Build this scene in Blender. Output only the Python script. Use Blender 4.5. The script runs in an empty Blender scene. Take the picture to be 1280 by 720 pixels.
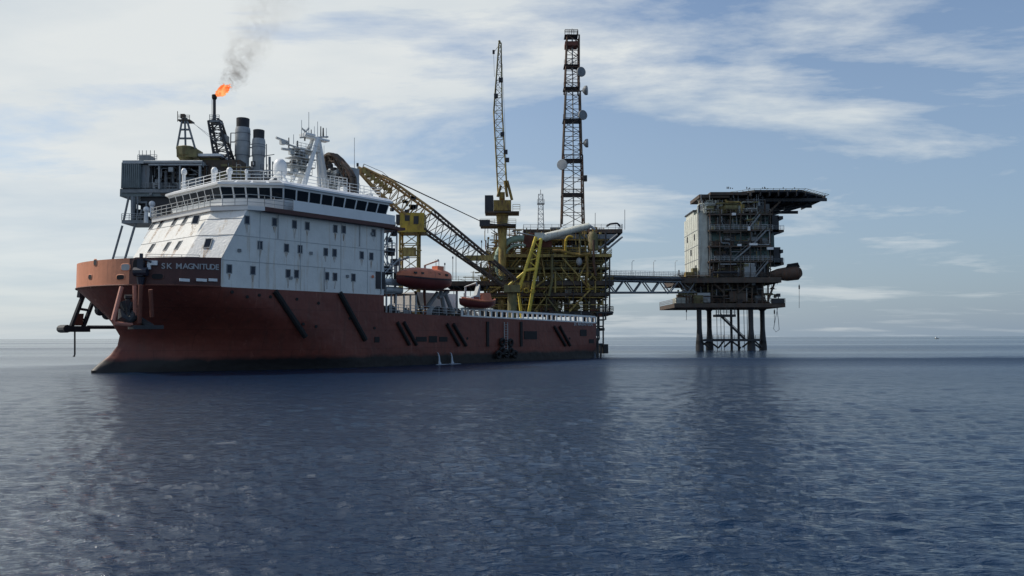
import bpy, math, random
import numpy as np
from mathutils import Vector, Matrix
random.seed(7)
R = math.radians
scene = bpy.context.scene
col = scene.collection

# ------------------------------------------------------------------ camera
FPX = 1000.0
CAMH = 3.3
PITCH = math.atan(62/FPX)
ROLL = R(-0.17)
cd = bpy.data.cameras.new('camera'); cam = bpy.data.objects.new('camera', cd); col.objects.link(cam)
CM = Matrix.Rotation(R(90)+PITCH, 3, 'X') @ Matrix.Rotation(ROLL, 3, 'Z')
cam.matrix_world = Matrix.Translation((0, 0, CAMH)) @ CM.to_4x4()
cd.sensor_width = 36; cd.lens = FPX/1280*36; cd.clip_start = .3; cd.clip_end = 60000
scene.camera = cam

# ------------------------------------------------------------------ light
SUN_AZ = (-0.97, 0.22)          # horizontal direction towards the sun
SUN_EL = R(47)
hn = math.hypot(*SUN_AZ)
sdir = Vector((SUN_AZ[0]/hn*math.cos(SUN_EL), SUN_AZ[1]/hn*math.cos(SUN_EL), math.sin(SUN_EL)))
sl = bpy.data.lights.new('sun', 'SUN'); sl.energy = 3.3; sl.angle = R(.6); sl.color = (1, .93, .82)
so = bpy.data.objects.new('sun', sl); col.objects.link(so)
so.rotation_euler = sdir.to_track_quat('Z', 'Y').to_euler()

scene.view_settings.view_transform = 'Standard'
scene.view_settings.look = 'None'
scene.view_settings.exposure = 0
scene.view_settings.gamma = 1

w = bpy.data.worlds.new('World'); scene.world = w; w.use_nodes = True
nt = w.node_tree; nt.nodes.clear(); N = nt.nodes.new; L = nt.links.new
def nd(tree, typ, **kw):
    n = tree.nodes.new(typ)
    for k, v in kw.items():
        if k in n.inputs: n.inputs[k].default_value = v
        else: setattr(n, k, v)
    return n
def math_n(tree, op, a, b=None, clamp=False):
    n = tree.nodes.new('ShaderNodeMath'); n.operation = op; n.use_clamp = clamp
    for i, v in enumerate((a, b)):
        if v is None: continue
        if isinstance(v, (int, float)): n.inputs[i].default_value = v
        else: tree.links.new(v, n.inputs[i])
    return n.outputs[0]
def mix_n(tree, fac, a, b, blend='MIX'):
    n = tree.nodes.new('ShaderNodeMix'); n.data_type = 'RGBA'; n.blend_type = blend
    for i, v in ((0, fac), (6, a), (7, b)):
        if isinstance(v, (int, float)): n.inputs[i].default_value = v
        elif isinstance(v, tuple): n.inputs[i].default_value = (*v, 1)
        else: tree.links.new(v, n.inputs[i])
    return n.outputs[2]
def ramp_n(tree, fac, stops):
    n = tree.nodes.new('ShaderNodeValToRGB'); e = n.color_ramp.elements
    while len(e) < len(stops): e.new(.5)
    for i, (p, c) in enumerate(stops):
        e[i].position = p; e[i].color = (c, c, c, 1) if isinstance(c, (int, float)) else (*c, 1)
    tree.links.new(fac, n.inputs[0]); return n.outputs[0]

sky = N('ShaderNodeTexSky'); sky.sky_type = 'NISHITA'; sky.sun_disc = False
sky.sun_elevation = SUN_EL; sky.sun_rotation = math.atan2(SUN_AZ[0], SUN_AZ[1])
sky.air_density = 1.0; sky.dust_density = 1.2; sky.ozone_density = 1.5
tc = N('ShaderNodeTexCoord'); sep = N('ShaderNodeSeparateXYZ'); L(tc.outputs['Generated'], sep.inputs[0])
zc = math_n(nt, 'ADD', math_n(nt, 'MAXIMUM', sep.outputs[2], 0.0), .075)
cu = math_n(nt, 'DIVIDE', sep.outputs[0], zc); cv = math_n(nt, 'DIVIDE', sep.outputs[1], zc)
cmb = N('ShaderNodeCombineXYZ'); L(cu, cmb.inputs[0]); L(cv, cmb.inputs[1])
mp = N('ShaderNodeMapping'); mp.inputs['Scale'].default_value = (.34, .52, 1); mp.inputs['Location'].default_value = (7.4, -3.1, 0)
mp.inputs['Rotation'].default_value = (0, 0, R(14))
L(cmb.outputs[0], mp.inputs[0])
n1 = nd(nt, 'ShaderNodeTexNoise', Scale=1.7, Detail=12.0, Roughness=.61, Distortion=.3); L(mp.outputs[0], n1.inputs['Vector'])
n2 = nd(nt, 'ShaderNodeTexNoise', Scale=.32, Detail=3.0, Roughness=.5); L(mp.outputs[0], n2.inputs['Vector'])
# cloud cover grows towards the sun side of the sky (the west)
west = math_n(nt, 'MULTIPLY', sep.outputs[0], -.23)
cov = math_n(nt, 'ADD', math_n(nt, 'ADD', n1.outputs[0], math_n(nt, 'MULTIPLY', math_n(nt, 'SUBTRACT', n2.outputs[0], .5), .6)), west)
cov = math_n(nt, 'ADD', cov, math_n(nt, 'MULTIPLY', math_n(nt, 'MAXIMUM', math_n(nt, 'SUBTRACT', sep.outputs[2], .42), 0.0), -.75))
cov = math_n(nt, 'ADD', cov, math_n(nt, 'MULTIPLY', math_n(nt, 'MINIMUM', sep.outputs[1], 0.0), .22))
cmask = ramp_n(nt, cov, [(.39, 0.0), (.45, .38), (.535, .95)])
thin = ramp_n(nt, sep.outputs[2], [(.0, .30), (.10, .75), (.22, 1.0)])
cmask = math_n(nt, 'MULTIPLY', cmask, thin)
# brightness of the cloud sheet varies with thickness
cb = nd(nt, 'ShaderNodeTexNoise', Scale=2.2, Detail=6.0, Roughness=.55); L(mp.outputs[0], cb.inputs['Vector'])
ccol = mix_n(nt, ramp_n(nt, cb.outputs[0], [(.35, 0.0), (.62, 1.0)]), (5.9, 6.6, 7.1), (7.7, 8.0, 7.95))
# pale haze that lightens the lowest sky, more on the sun side
haz = ramp_n(nt, sep.outputs[2], [(.0, .80), (.10, .62), (.40, .10)])
hcol = mix_n(nt, ramp_n(nt, math_n(nt, 'ADD', math_n(nt, 'MULTIPLY', sep.outputs[0], -.9), .5), [(.0, 0.0), (1.0, 1.0)]), (2.35, 3.25, 4.4), (5.0, 5.9, 6.6))
base = mix_n(nt, haz, mix_n(nt, 1.0, sky.outputs[0], (1.3, 1.32, 1.34), 'MULTIPLY'), hcol)
skc = mix_n(nt, cmask, base, ccol)
bg = N('ShaderNodeBackground'); bg.inputs[1].default_value = .10; L(skc, bg.inputs[0])
wo = N('ShaderNodeOutputWorld'); L(bg.outputs[0], wo.inputs[0])

# ------------------------------------------------------------------ helpers: placing
def ray(px, py):
    return CM @ Vector(((px-640)/FPX, -(py-360)/FPX, -1))
C0 = Vector((0, 0, CAMH))
def P(px, py, Y):
    d = ray(px, py); return C0 + d*(Y/d.y)
SHIP_O = Vector((-35.5, 83.5, 0)); SHIP_RZ = R(-130)
F_ = Vector((math.cos(SHIP_RZ), math.sin(SHIP_RZ), 0)); PT = Vector((-F_.y, F_.x, 0))
def to_ship(p):
    q = p-SHIP_O; return Vector((q.dot(F_), q.dot(PT), p.z))
def to_world(t, y, z): return SHIP_O + F_*t + PT*y + Vector((0, 0, z))
def SP(px, py, p0, n):
    """point of a plane given in the ship's own coordinates"""
    o = to_ship(C0); d = ray(px, py); dl = Vector((d.dot(F_), d.dot(PT), d.z))
    k = (Vector(p0)-o).dot(n)/dl.dot(n); return o+dl*k
def S(px, py, y=9.5): return SP(px, py, (0, y, 0), Vector((0, 1, 0)))
def T(px, py, t): return SP(px, py, (t, 0, 0), Vector((1, 0, 0)))

# ------------------------------------------------------------------ helpers: meshes
class MB:
    def __init__(s): s.v = []; s.f = []
    def add(s, vs, fs):
        o = len(s.v); s.v += [tuple(v) for v in vs]; s.f += [tuple(i+o for i in f) for f in fs]; return s
    def box(s, x0, x1, y0, y1, z0, z1):
        return s.add([(x0,y0,z0),(x1,y0,z0),(x1,y1,z0),(x0,y1,z0),(x0,y0,z1),(x1,y0,z1),(x1,y1,z1),(x0,y1,z1)],
                     [(0,3,2,1),(4,5,6,7),(0,1,5,4),(1,2,6,5),(2,3,7,6),(3,0,4,7)])
    def cbox(s, c, sx, sy, sz, rz=0):
        ca, sa = math.cos(rz), math.sin(rz); vs = []
        for dz in (-.5, .5):
            for dx, dy in ((-.5,-.5),(.5,-.5),(.5,.5),(-.5,.5)):
                x, y = dx*sx, dy*sy; vs.append((c[0]+x*ca-y*sa, c[1]+x*sa+y*ca, c[2]+dz*sz))
        return s.add(vs, [(0,3,2,1),(4,5,6,7),(0,1,5,4),(1,2,6,5),(2,3,7,6),(3,0,4,7)])
    def bar(s, a, b, r, r2=None, n=6):
        a = Vector(a); b = Vector(b); d = b-a
        if d.length < 1e-6: return s
        r2 = r if r2 is None else r2
        u = d.normalized(); h = Vector((0,0,1)) if abs(u.z) < .9 else Vector((1,0,0))
        e = u.cross(h).normalized(); g = u.cross(e); vs = []
        for p, rr in ((a, r), (b, r2)):
            for i in range(n):
                t = 2*math.pi*(i+.5)/n; vs.append(p + (e*math.cos(t)+g*math.sin(t))*rr)
        fs = [(i, (i+1) % n, n+(i+1) % n, n+i) for i in range(n)]
        fs += [tuple(range(n-1, -1, -1)), tuple(range(n, 2*n))]
        return s.add(vs, fs)
    def path(s, pts, r, n=6):
        pts = [Vector(p) for p in pts]
        rings = []; m = len(pts)
        h = Vector((0, 0, 1))
        for k, p in enumerate(pts):
            u = (pts[min(k+1, m-1)]-pts[max(k-1, 0)]).normalized()
            hh = h if abs(u.z) < .95 else Vector((0, 1, 0))
            e = u.cross(hh).normalized(); g = u.cross(e)
            if rings and (e.dot(le) < 0): e, g = -e, -g
            le = e
            rr = r[k] if isinstance(r, (list, tuple)) else r
            rings.append([p+(e*math.cos(2*math.pi*i/n)+g*math.sin(2*math.pi*i/n))*rr for i in range(n)])
        return s.loft(rings)
    def loft(s, rings, cap=True):
        n = len(rings[0]); vs = [v for r_ in rings for v in r_]; fs = []
        for k in range(len(rings)-1):
            for i in range(n):
                j = (i+1) % n; fs.append((k*n+i, k*n+j, (k+1)*n+j, (k+1)*n+i))
        if cap:
            fs.append(tuple(range(n-1, -1, -1))); o = (len(rings)-1)*n; fs.append(tuple(o+i for i in range(n)))
        return s.add(vs, fs)
    def prism(s, poly, z0, z1):
        return s.loft([[(x, y, z0) for x, y in poly], [(x, y, z1) for x, y in poly]])
    def lathe(s, c, prof, n=16):
        return s.loft([[(c[0]+r*math.cos(2*math.pi*i/n), c[1]+r*math.sin(2*math.pi*i/n), c[2]+z) for i in range(n)] for r, z in prof])
    def ball(s, c, r, n=12, sz=1, sx=1, sy=1):
        k = 8
        return s.loft([[(c[0]+sx*r*math.sin(math.pi*(j+.02)/(k+.04))*math.cos(2*math.pi*i/n), c[1]+sy*r*math.sin(math.pi*(j+.02)/(k+.04))*math.sin(2*math.pi*i/n),
                         c[2]-sz*r*math.cos(math.pi*(j+.02)/(k+.04))) for i in range(n)] for j in range(k+1)])
    def lattice(s, a, b, wa, wb, n, rc=.12, rb=.06, up=None, ha=None, hb=None):
        """square lattice between two points: four chords, cross braces"""
        a = Vector(a); b = Vector(b); u = (b-a).normalized()
        up = Vector(up) if up else (Vector((0,1,0)) if abs(u.z) > .9 else Vector((0,0,1)))
        e = u.cross(up).normalized(); g = u.cross(e).normalized()
        ha = wa if ha is None else ha; hb = wb if hb is None else hb
        def c(k, q):
            f = k/n; p = a+(b-a)*f; w_ = wa+(wb-wa)*f; h_ = ha+(hb-ha)*f
            sx, sy = ((-1,-1),(1,-1),(1,1),(-1,1))[q]
            return p+e*(sx*w_/2)+g*(sy*h_/2)
        for q in range(4):
            s.bar(c(0, q), c(n, q), rc)
            for k in range(n):
                q2 = (q+1) % 4
                if k % 2: s.bar(c(k, q), c(k+1, q2), rb, n=4)
                else: s.bar(c(k, q2), c(k+1, q), rb, n=4)
                s.bar(c(k+1, q), c(k+1, q2), rb, n=4)
        return s
    def rail(s, pts, h=1.1, r=.035, step=1.6, bars=3):
        pts = [Vector(p) for p in pts]
        for a, b in zip(pts[:-1], pts[1:]):
            L_ = (b-a).length; m = max(1, int(L_/step))
            for k in range(m+1):
                p = a+(b-a)*(k/m); s.bar(p, p+Vector((0,0,h)), r, n=4)
            for q in range(1, bars+1):
                z = Vector((0,0,h*q/bars)); s.bar(a+z, b+z, r, n=4)
        return s
    def build(s, name, mat, parent=None, smooth=False, stuff=False):
        off = ORG.get(parent.name, Vector()) if parent else Vector()
        me = bpy.data.meshes.new(name)
        me.from_pydata([(v[0]-off.x, v[1]-off.y, v[2]-off.z) for v in s.v], [], s.f)
        me.materials.append(mat); me.validate(); me.update()
        if smooth:
            me.shade_smooth()
            try: me.set_sharp_from_angle(angle=R(40))
            except Exception: pass
        o = bpy.data.objects.new(name, me); col.objects.link(o)
        if parent:
            o.parent = parent; ORG[o.name] = off
        if stuff: o['kind'] = 'stuff'
        return o
ORG = {}
def tag(o, label, cat, group=None, kind=None):
    if label: o['label'] = label
    if cat: o['category'] = cat
    if group: o['group'] = group
    if kind: o['kind'] = kind
    return o
def root(name, loc, label, cat, group=None, rz=0, org=True):
    o = bpy.data.objects.new(name, None); col.objects.link(o); o.location = loc; o.rotation_euler = (0, 0, rz)
    o.empty_display_size = .5
    ORG[o.name] = Vector(loc) if org else Vector()
    return tag(o, label, cat, group)
def BX(mb, x0, y0, x1, y1, Y, D):
    a = P(x0, y0, Y); b = P(x1, y1, Y)
    return mb.box(min(a.x, b.x), max(a.x, b.x), Y, Y+D, min(a.z, b.z), max(a.z, b.z))
def LN(mb, x0, y0, x1, y1, Y, r, Y2=None, n=6):
    return mb.bar(P(x0, y0, Y), P(x1, y1, Y2 or Y), r, n=n)

# ------------------------------------------------------------------ materials
def new_mat(name):
    m = bpy.data.materials.new(name); m.use_nodes = True; t = m.node_tree; b = t.nodes['Principled BSDF']; return m, t, b
def paint(name, c, var=.22, rough=.55, rust=.0, rc=(.13, .05, .022), metal=0.0, scale=.7, streak=.25, bump=.15):
    m, t, b = new_mat(name)
    tc = t.nodes.new('ShaderNodeTexCoord')
    a = nd(t, 'ShaderNodeTexNoise', Scale=scale, Detail=6.0, Roughness=.6); t.links.new(tc.outputs['Object'], a.inputs['Vector'])
    dk = tuple(x*(1-var) for x in c); lt = tuple(min(1, x*(1+var*.6)) for x in c)
    o = mix_n(t, ramp_n(t, a.outputs[0], [(.3, 0.0), (.7, 1.0)]), dk, lt)
    if rust > 0:
        mp = nd(t, 'ShaderNodeMapping'); mp.inputs['Scale'].default_value = (1.6, 1.6, streak); t.links.new(tc.outputs['Object'], mp.inputs[0])
        r_ = nd(t, 'ShaderNodeTexNoise', Scale=1.3, Detail=8.0, Roughness=.68); t.links.new(mp.outputs[0], r_.inputs['Vector'])
        th = .72-.3*rust
        f = ramp_n(t, r_.outputs[0], [(max(0, th-.06), 0.0), (min(1, th+.1), min(1, .5+rust*.5))])
        o = mix_n(t, f, o, rc)
    t.links.new(o, b.inputs['Base Color']); b.inputs['Roughness'].default_value = rough; b.inputs['Metallic'].default_value = metal
    if bump:
        bp = nd(t, 'ShaderNodeBump', Strength=bump, Distance=.05); n3 = nd(t, 'ShaderNodeTexNoise', Scale=scale*5, Detail=5.0)
        t.links.new(tc.outputs['Object'], n3.inputs['Vector']); t.links.new(n3.outputs[0], bp.inputs['Height']); t.links.new(bp.outputs[0], b.inputs['Normal'])
    return m
M = dict(
 white=paint('white_paint', (.74,.74,.71), .07, .45, .18, (.42,.30,.17), streak=.12),
 plating=paint('white_plating', (.74,.74,.70), .09, .42, .38, (.46,.33,.18), streak=.10, scale=.9, bump=.5),
 bridge_white=paint('bridge_white_paint', (.76,.77,.76), .08, .4, .05),
 grey=paint('grey_steel', (.22,.24,.25), .3, .55, .3),
 lgrey=paint('light_grey_steel', (.42,.44,.44), .25, .5, .25),
 cladding=paint('grey_cladding', (.15,.185,.19), .25, .5, .2),
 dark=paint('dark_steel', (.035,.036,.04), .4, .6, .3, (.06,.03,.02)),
 black=paint('black_rubber', (.012,.012,.013), .3, .75, 0),
 rust=paint('rusty_steel', (.10,.065,.045), .4, .75, .6),
 yellow=paint('yellow_paint', (.50,.35,.035), .3, .55, .5, (.2,.1,.03)),
 dyellow=paint('worn_yellow_paint', (.33,.22,.045), .4, .65, .7, (.10,.05,.025)),
 bright_yellow=paint('fresh_yellow_paint', (.72,.56,.08), .2, .5, .35, (.3,.17,.03)),
 ochre=paint('dirty_ochre_paint', (.42,.31,.09), .45, .65, .6),
 tan=paint('rusty_sunlit_tan_paint', (.48,.30,.11), .35, .6, .45),  # tan raised so the colour carries the sunlight on the boom tip
 olive=paint('olive_steel', (.19,.17,.07), .4, .65, .5),
 brown=paint('brown_steel', (.085,.066,.05), .4, .7, .5),
 redbrown=paint('red_oxide_paint', (.17,.055,.035), .3, .7, .4),
 green=paint('weathered_green_paint', (.30,.40,.31), .25, .6, .25),
 teal=paint('teal_cladding', (.085,.15,.14), .3, .6, .3),
 orange=paint('orange_boat_paint', (.70,.21,.10), .3, .55, .4, (.35,.12,.06)),
 boatred=paint('dark_red_boat_paint', (.15,.03,.025), .2, .4, .1),
 navy=paint('navy_steel', (.016,.022,.04), .3, .5, .1),
 cream=paint('cream_wall_paint', (.60,.62,.55), .22, .6, .42, (.30,.22,.14), streak=.12),
 deckbrown=paint('dark_red_trim', (.095,.036,.030), .25, .6, .2),
 faded=paint('faded_orange_hull_paint', (.72,.28,.15), .12, .6, .30, (.34,.14,.09), streak=.15),
 pinkpipe=paint('pink_faded_pipe', (.48,.19,.13), .2, .6, .2),
 letter=paint('grey_lettering', (.42,.42,.42), .15, .6, 0),
 dome=paint('radome_white', (.80,.81,.80), .05, .35, 0),
)
def glass(name, c):
    m, t, b = new_mat(name); b.inputs['Base Color'].default_value = (*c, 1); b.inputs['Roughness'].default_value = .12
    b.inputs['Specular IOR Level'].default_value = .25; return m
M['glass'] = glass('dark_glass', (.008,.013,.02))
M['bglass'] = glass('blue_tinted_glass', (.006,.018,.045))

# hull paint: red topsides above a black wet boot, streaked and scuffed
def hull_mat():
    m, t, b = new_mat('hull_red_paint')
    tc = t.nodes.new('ShaderNodeTexCoord'); sp = t.nodes.new('ShaderNodeSeparateXYZ'); t.links.new(tc.outputs['Object'], sp.inputs[0])
    a = nd(t, 'ShaderNodeTexNoise', Scale=.25, Detail=7.0, Roughness=.62); t.links.new(tc.outputs['Object'], a.inputs['Vector'])
    o = mix_n(t, ramp_n(t, a.outputs[0], [(.3, 0.0), (.7, 1.0)]), (.135,.032,.022), (.20,.052,.033))
    mp = nd(t, 'ShaderNodeMapping'); mp.inputs['Scale'].default_value = (1.2, 1.2, .10); t.links.new(tc.outputs['Object'], mp.inputs[0])
    r_ = nd(t, 'ShaderNodeTexNoise', Scale=1.4, Detail=9.0, Roughness=.7); t.links.new(mp.outputs[0], r_.inputs['Vector'])
    o = mix_n(t, ramp_n(t, r_.outputs[0], [(.50, 0.0), (.72, .75)]), o, (.10,.035,.025))
    r2 = nd(t, 'ShaderNodeTexNoise', Scale=2.4, Detail=9.0, Roughness=.72); t.links.new(mp.outputs[0], r2.inputs['Vector'])
    o = mix_n(t, ramp_n(t, r2.outputs[0], [(.58, 0.0), (.74, .6)]), o, (.33,.15,.11))
    # plating seams
    br = nd(t, 'ShaderNodeTexBrick', Scale=1.0); br.inputs['Mortar Size'].default_value = .02; br.inputs['Brick Width'].default_value = 6.0; br.inputs['Row Height'].default_value = 2.1
    br.inputs['Color1'].default_value = (1,1,1,1); br.inputs['Color2'].default_value = (.9,.9,.9,1); br.inputs['Mortar'].default_value = (.45,.45,.45,1)
    cx = t.nodes.new('ShaderNodeCombineXYZ'); t.links.new(sp.outputs[0], cx.inputs[0]); t.links.new(sp.outputs[2], cx.inputs[1]); t.links.new(cx.outputs[0], br.inputs['Vector'])
    o = mix_n(t, .8, o, br.outputs[0], 'MULTIPLY')
    wz = nd(t, 'ShaderNodeTexNoise', Scale=.6, Detail=5.0); t.links.new(tc.outputs['Object'], wz.inputs['Vector'])
    z = math_n(t, 'ADD', sp.outputs[2], math_n(t, 'MULTIPLY', math_n(t, 'SUBTRACT', wz.outputs[0], .5), .7))
    f = ramp_n(t, math_n(t, 'DIVIDE', z, 4.0), [(.26, 1.0), (.38, .0)])
    o = mix_n(t, f, o, (.014,.012,.012))
    t.links.new(o, b.inputs['Base Color']); b.inputs['Roughness'].default_value = .55
    bk = nd(t, 'ShaderNodeTexNoise', Scale=1.1, Detail=1.0); t.links.new(tc.outputs['Object'], bk.inputs['Vector'])
    bp = nd(t, 'ShaderNodeBump', Strength=.6, Distance=.12); t.links.new(bk.outputs[0], bp.inputs['Height']); t.links.new(bp.outputs[0], b.inputs['Normal'])
    return m
M['hull'] = hull_mat()

# ------------------------------------------------------------------ sea
def build_sea():
    rad = [2.5]
    while rad[-1] < 420: rad.append(rad[-1]*1.0068+.02)
    nr = len(rad); rad += [520, 700, 1000, 1600, 2800, 5000, 9000, 18000, 45000]
    ang = list(np.linspace(R(48), R(132), 760)) + list(np.linspace(R(132), R(408), 90)[1:-1])
    rad = np.array(rad); ang = np.array(ang)
    rr, aa = np.meshgrid(rad, ang, indexing='ij')
    x = rr*np.cos(aa); y = rr*np.sin(aa); z = np.zeros_like(x)
    rng = np.random.RandomState(3)
    for i in range(70):
        lam = 0.17*(6/0.17)**(i/69.0); k = 2*np.pi/lam
        th = R(262)+rng.randn()*.48; ph = rng.rand()*6.28
        amp = .020*lam*math.exp(-(lam/.6)**.75)
        ar = k*(x*np.cos(th)+y*np.sin(th))+ph
        # only waves the mesh can carry at this distance
        fade = np.clip((lam/(rr*.0068*2.2+.03))-.6, 0, 1)
        z += amp*np.sin(ar)*fade
    # calmer water behind an irregular line about 130 m out
    calm = np.clip((y+1.3*np.maximum(-x-28,0)-124-8*np.sin(x*.021+1)-4*np.sin(x*.063))/14, 0, 1)
    z *= (1-.78*calm); z *= np.clip((440-rr)/120, 0, 1)
    nr_, na = x.shape
    co = np.stack([x, y, z], -1).reshape(-1, 3)
    co = np.vstack([co, [[0, 0, 0]]])
    i, j = np.meshgrid(np.arange(nr_-1), np.arange(na), indexing='ij'); j2 = (j+1) % na
    q = np.stack([i*na+j, (i+1)*na+j, (i+1)*na+j2, i*na+j2], -1).reshape(-1, 4)
    c = nr_*na; jj = np.arange(na); tri = np.stack([np.full(na, c), jj, (jj+1) % na], -1)
    me = bpy.data.meshes.new('sea')
    me.vertices.add(len(co)); me.vertices.foreach_set('co', co.astype(np.float32).ravel())
    loops = np.concatenate([q.ravel(), tri.ravel()]).astype(np.int32)
    me.loops.add(len(loops)); me.loops.foreach_set('vertex_index', loops)
    starts = np.concatenate([np.arange(len(q))*4, len(q)*4+np.arange(na)*3]).astype(np.int32)
    me.polygons.add(len(starts)); me.polygons.foreach_set('loop_start', starts)
    me.update(calc_edges=True); me.validate(); me.shade_smooth()
    m, t, b = new_mat('sea_water')
    b.inputs['Base Color'].default_value = (.004, .019, .050, 1); b.inputs['Roughness'].default_value = .06; b.inputs['IOR'].default_value = 1.33
    g = t.nodes.new('ShaderNodeNewGeometry'); sp = t.nodes.new('ShaderNodeSeparateXYZ'); t.links.new(g.outputs['Position'], sp.inputs[0])
    mp = nd(t, 'ShaderNodeMapping'); mp.inputs['Scale'].default_value = (.50, 1.30, 1); mp.inputs['Rotation'].default_value = (0, 0, R(-9)); t.links.new(g.outputs['Position'], mp.inputs[0])
    a = nd(t, 'ShaderNodeTexNoise', Scale=5.2, Detail=5.0, Roughness=.6, Distortion=.25); t.links.new(mp.outputs[0], a.inputs['Vector'])
    c2 = nd(t, 'ShaderNodeTexNoise', Scale=2.1, Detail=4.0, Roughness=.55); t.links.new(mp.outputs[0], c2.inputs['Vector'])
    # wind patches
    mw = nd(t, 'ShaderNodeMapping'); mw.inputs['Scale'].default_value = (.006, .022, 1); t.links.new(g.outputs['Position'], mw.inputs[0])
    wn = nd(t, 'ShaderNodeTexNoise', Scale=1.0, Detail=5.0, Roughness=.6); t.links.new(mw.outputs[0], wn.inputs['Vector'])
    wind = ramp_n(t, wn.outputs[0], [(.36, .62), (.62, 1.0)])
    edge = math_n(t, 'ADD', sp.outputs[1], math_n(t, 'MULTIPLY', math_n(t, 'SUBTRACT', wn.outputs[0], .5), 70.0))
    e2 = nd(t, 'ShaderNodeTexNoise', Scale=.09, Detail=4.0); t.links.new(g.outputs['Position'], e2.inputs['Vector']); edge = math_n(t, 'ADD', edge, math_n(t, 'MULTIPLY', math_n(t, 'SUBTRACT', e2.outputs[0], .5), 26.0))
    edge = math_n(t, 'ADD', edge, math_n(t, 'MULTIPLY', math_n(t, 'MAXIMUM', math_n(t, 'SUBTRACT', math_n(t, 'MULTIPLY', sp.outputs[0], -1.0), 28.0), 0.0), 1.3))
    calm = ramp_n(t, math_n(t, 'DIVIDE', edge, 400.0), [(.305, 1.0), (.338, .45)])
    # broad alternating ruffled and slick bands far away
    mb_ = nd(t, 'ShaderNodeMapping'); mb_.inputs['Scale'].default_value = (.0006, .0065, 1); t.links.new(g.outputs['Position'], mb_.inputs[0])
    bn = nd(t, 'ShaderNodeTexNoise', Scale=1.0, Detail=4.0); t.links.new(mb_.outputs[0], bn.inputs['Vector'])
    band = ramp_n(t, bn.outputs[0], [(.40, .6), (.60, 1.5)])
    st = math_n(t, 'MULTIPLY', math_n(t, 'MULTIPLY', wind, calm), band)
    ln = t.nodes.new('ShaderNodeVectorMath'); ln.operation = 'LENGTH'; t.links.new(g.outputs['Position'], ln.inputs[0])
    ro = ramp_n(t, math_n(t, 'DIVIDE', ln.outputs['Value'], 140.0), [(.06, .05), (.35, .17), (.85, .36)])
    ro = math_n(t, 'MULTIPLY', ro, math_n(t, 'MULTIPLY', ramp_n(t, calm, [(.42, .40), (1.0, 1.0)]), band))
    t.links.new(ro, b.inputs['Roughness'])
    bp = nd(t, 'ShaderNodeBump', Distance=.17); t.links.new(a.outputs[0], bp.inputs['Height']); t.links.new(math_n(t, 'MULTIPLY', st, 1.0), bp.inputs['Strength'])
    bp2 = nd(t, 'ShaderNodeBump', Distance=.27); t.links.new(c2.outputs[0], bp2.inputs['Height']); t.links.new(math_n(t, 'MULTIPLY', st, .55), bp2.inputs['Strength'])
    t.links.new(bp2.outputs[0], bp.inputs['Normal']); t.links.new(bp.outputs[0], b.inputs['Normal'])
    me.materials.append(m)
    o = bpy.data.objects.new('sea', me); col.objects.link(o); o['kind'] = 'structure'
    return o
build_sea()

# ================================================================== SUPPLY SHIP (own coordinates: x forward, y port, z up)
ship = root('supply_ship', SHIP_O, 'large red and white offshore supply ship moored in front of the platforms', 'ship', rz=SHIP_RZ, org=False)
HB = 9.5
ZK = 8.3
LV = [ # z, stem t, start of taper, p, q, half beam
 (-1.6, 7.0, -17, 1.5, 1.00, 9.2), (-.6, 7.8, -17, 1.5, 1.00, 9.35), (.25, 7.9, -17, 1.5, 1.0, 9.4), (.9, 7.2, -16, 1.55, 1.02, 9.45), (1.7, 6.2, -15, 1.6, 1.05, 9.5),
 (2.6, 5.5, -14, 1.65, 1.1, 9.5), (3.6, 5.3, -13, 1.7, 1.2, 9.5), (5.0, 6.1, -10, 1.8, 1.45, 9.5), (6.5, 7.2, -6, 2.0, 1.8, 9.5), (7.5, 8.0, -3, 2.2, 2.0, 9.5), (8.3, 8.6, -1.0, 2.3, 2.2, 9.5)]
def halfb(lv, t):
    z, te, t0, p, q, hb = lv
    if t <= t0: b = hb
    elif t >= te: b = 0
    else: b = hb*(1-((t-t0)/(te-t0))**p)**(1/q)
    if z < 2.3 and 2 < t < te:                      # bulbous bow
        rb = 1.75*math.cos(min(1, abs(z+.7)/3.2)*math.pi/2)
        b = max(b, rb*math.sqrt(max(0, 1-((t-2)/(te-2))**2.2)))
    return b
STERN = -64.6; TSTEP = S(480, 375).x
def ztop(t):
    if t > TSTEP: return ZK
    f = (TSTEP-t)/(TSTEP-STERN); return S(481, 390.5).z*(1-f)+S(740, 404).z*f
NB = 40
def level_ring(lv, zcap=True):
    te = lv[1]; t0 = lv[2]
    ts = [STERN, STERN+3, STERN+10, -45, -34, TSTEP-4, TSTEP-.02, TSTEP+.02, TSTEP+3]
    a0 = TSTEP+3; ts += [a0+(te-a0)*(math.sin(math.pi/2*k/NB)) for k in range(1, NB+1)]
    pt = []; sb = []
    for t in ts:
        b = halfb(lv, t)
        if t < STERN+3 and lv[0] < 1.5: b -= .6
        z = min(lv[0], ztop(t)) if zcap else lv[0]
        pt.append((t, b, z)); sb.append((t, -b, z))
    return pt + sb[::-1][1:]
hull = MB()
LZ = LV[:5]+[(2.6,)+LV[5][1:], LV[6], LV[7]]+[(5.6, 6.5, -8.5, 1.87, 1.6, 9.5)]+LV[8:]
rings = [level_ring(l) for l in LZ]
n = len(rings[0])
vs = [v for r_ in rings for v in r_]; fs = []
for k in range(len(rings)-1):
    for i in range(n):
        j = (i+1) % n; q = [k*n+i, k*n+j, (k+1)*n+j, (k+1)*n+i]
        u = []
        for a in q:
            if not any((Vector(vs[a])-Vector(vs[b])).length < 1e-5 for b in u): u.append(a)
        if len(u) >= 3: fs.append(tuple(u))
hull.add(vs, fs)
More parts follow.
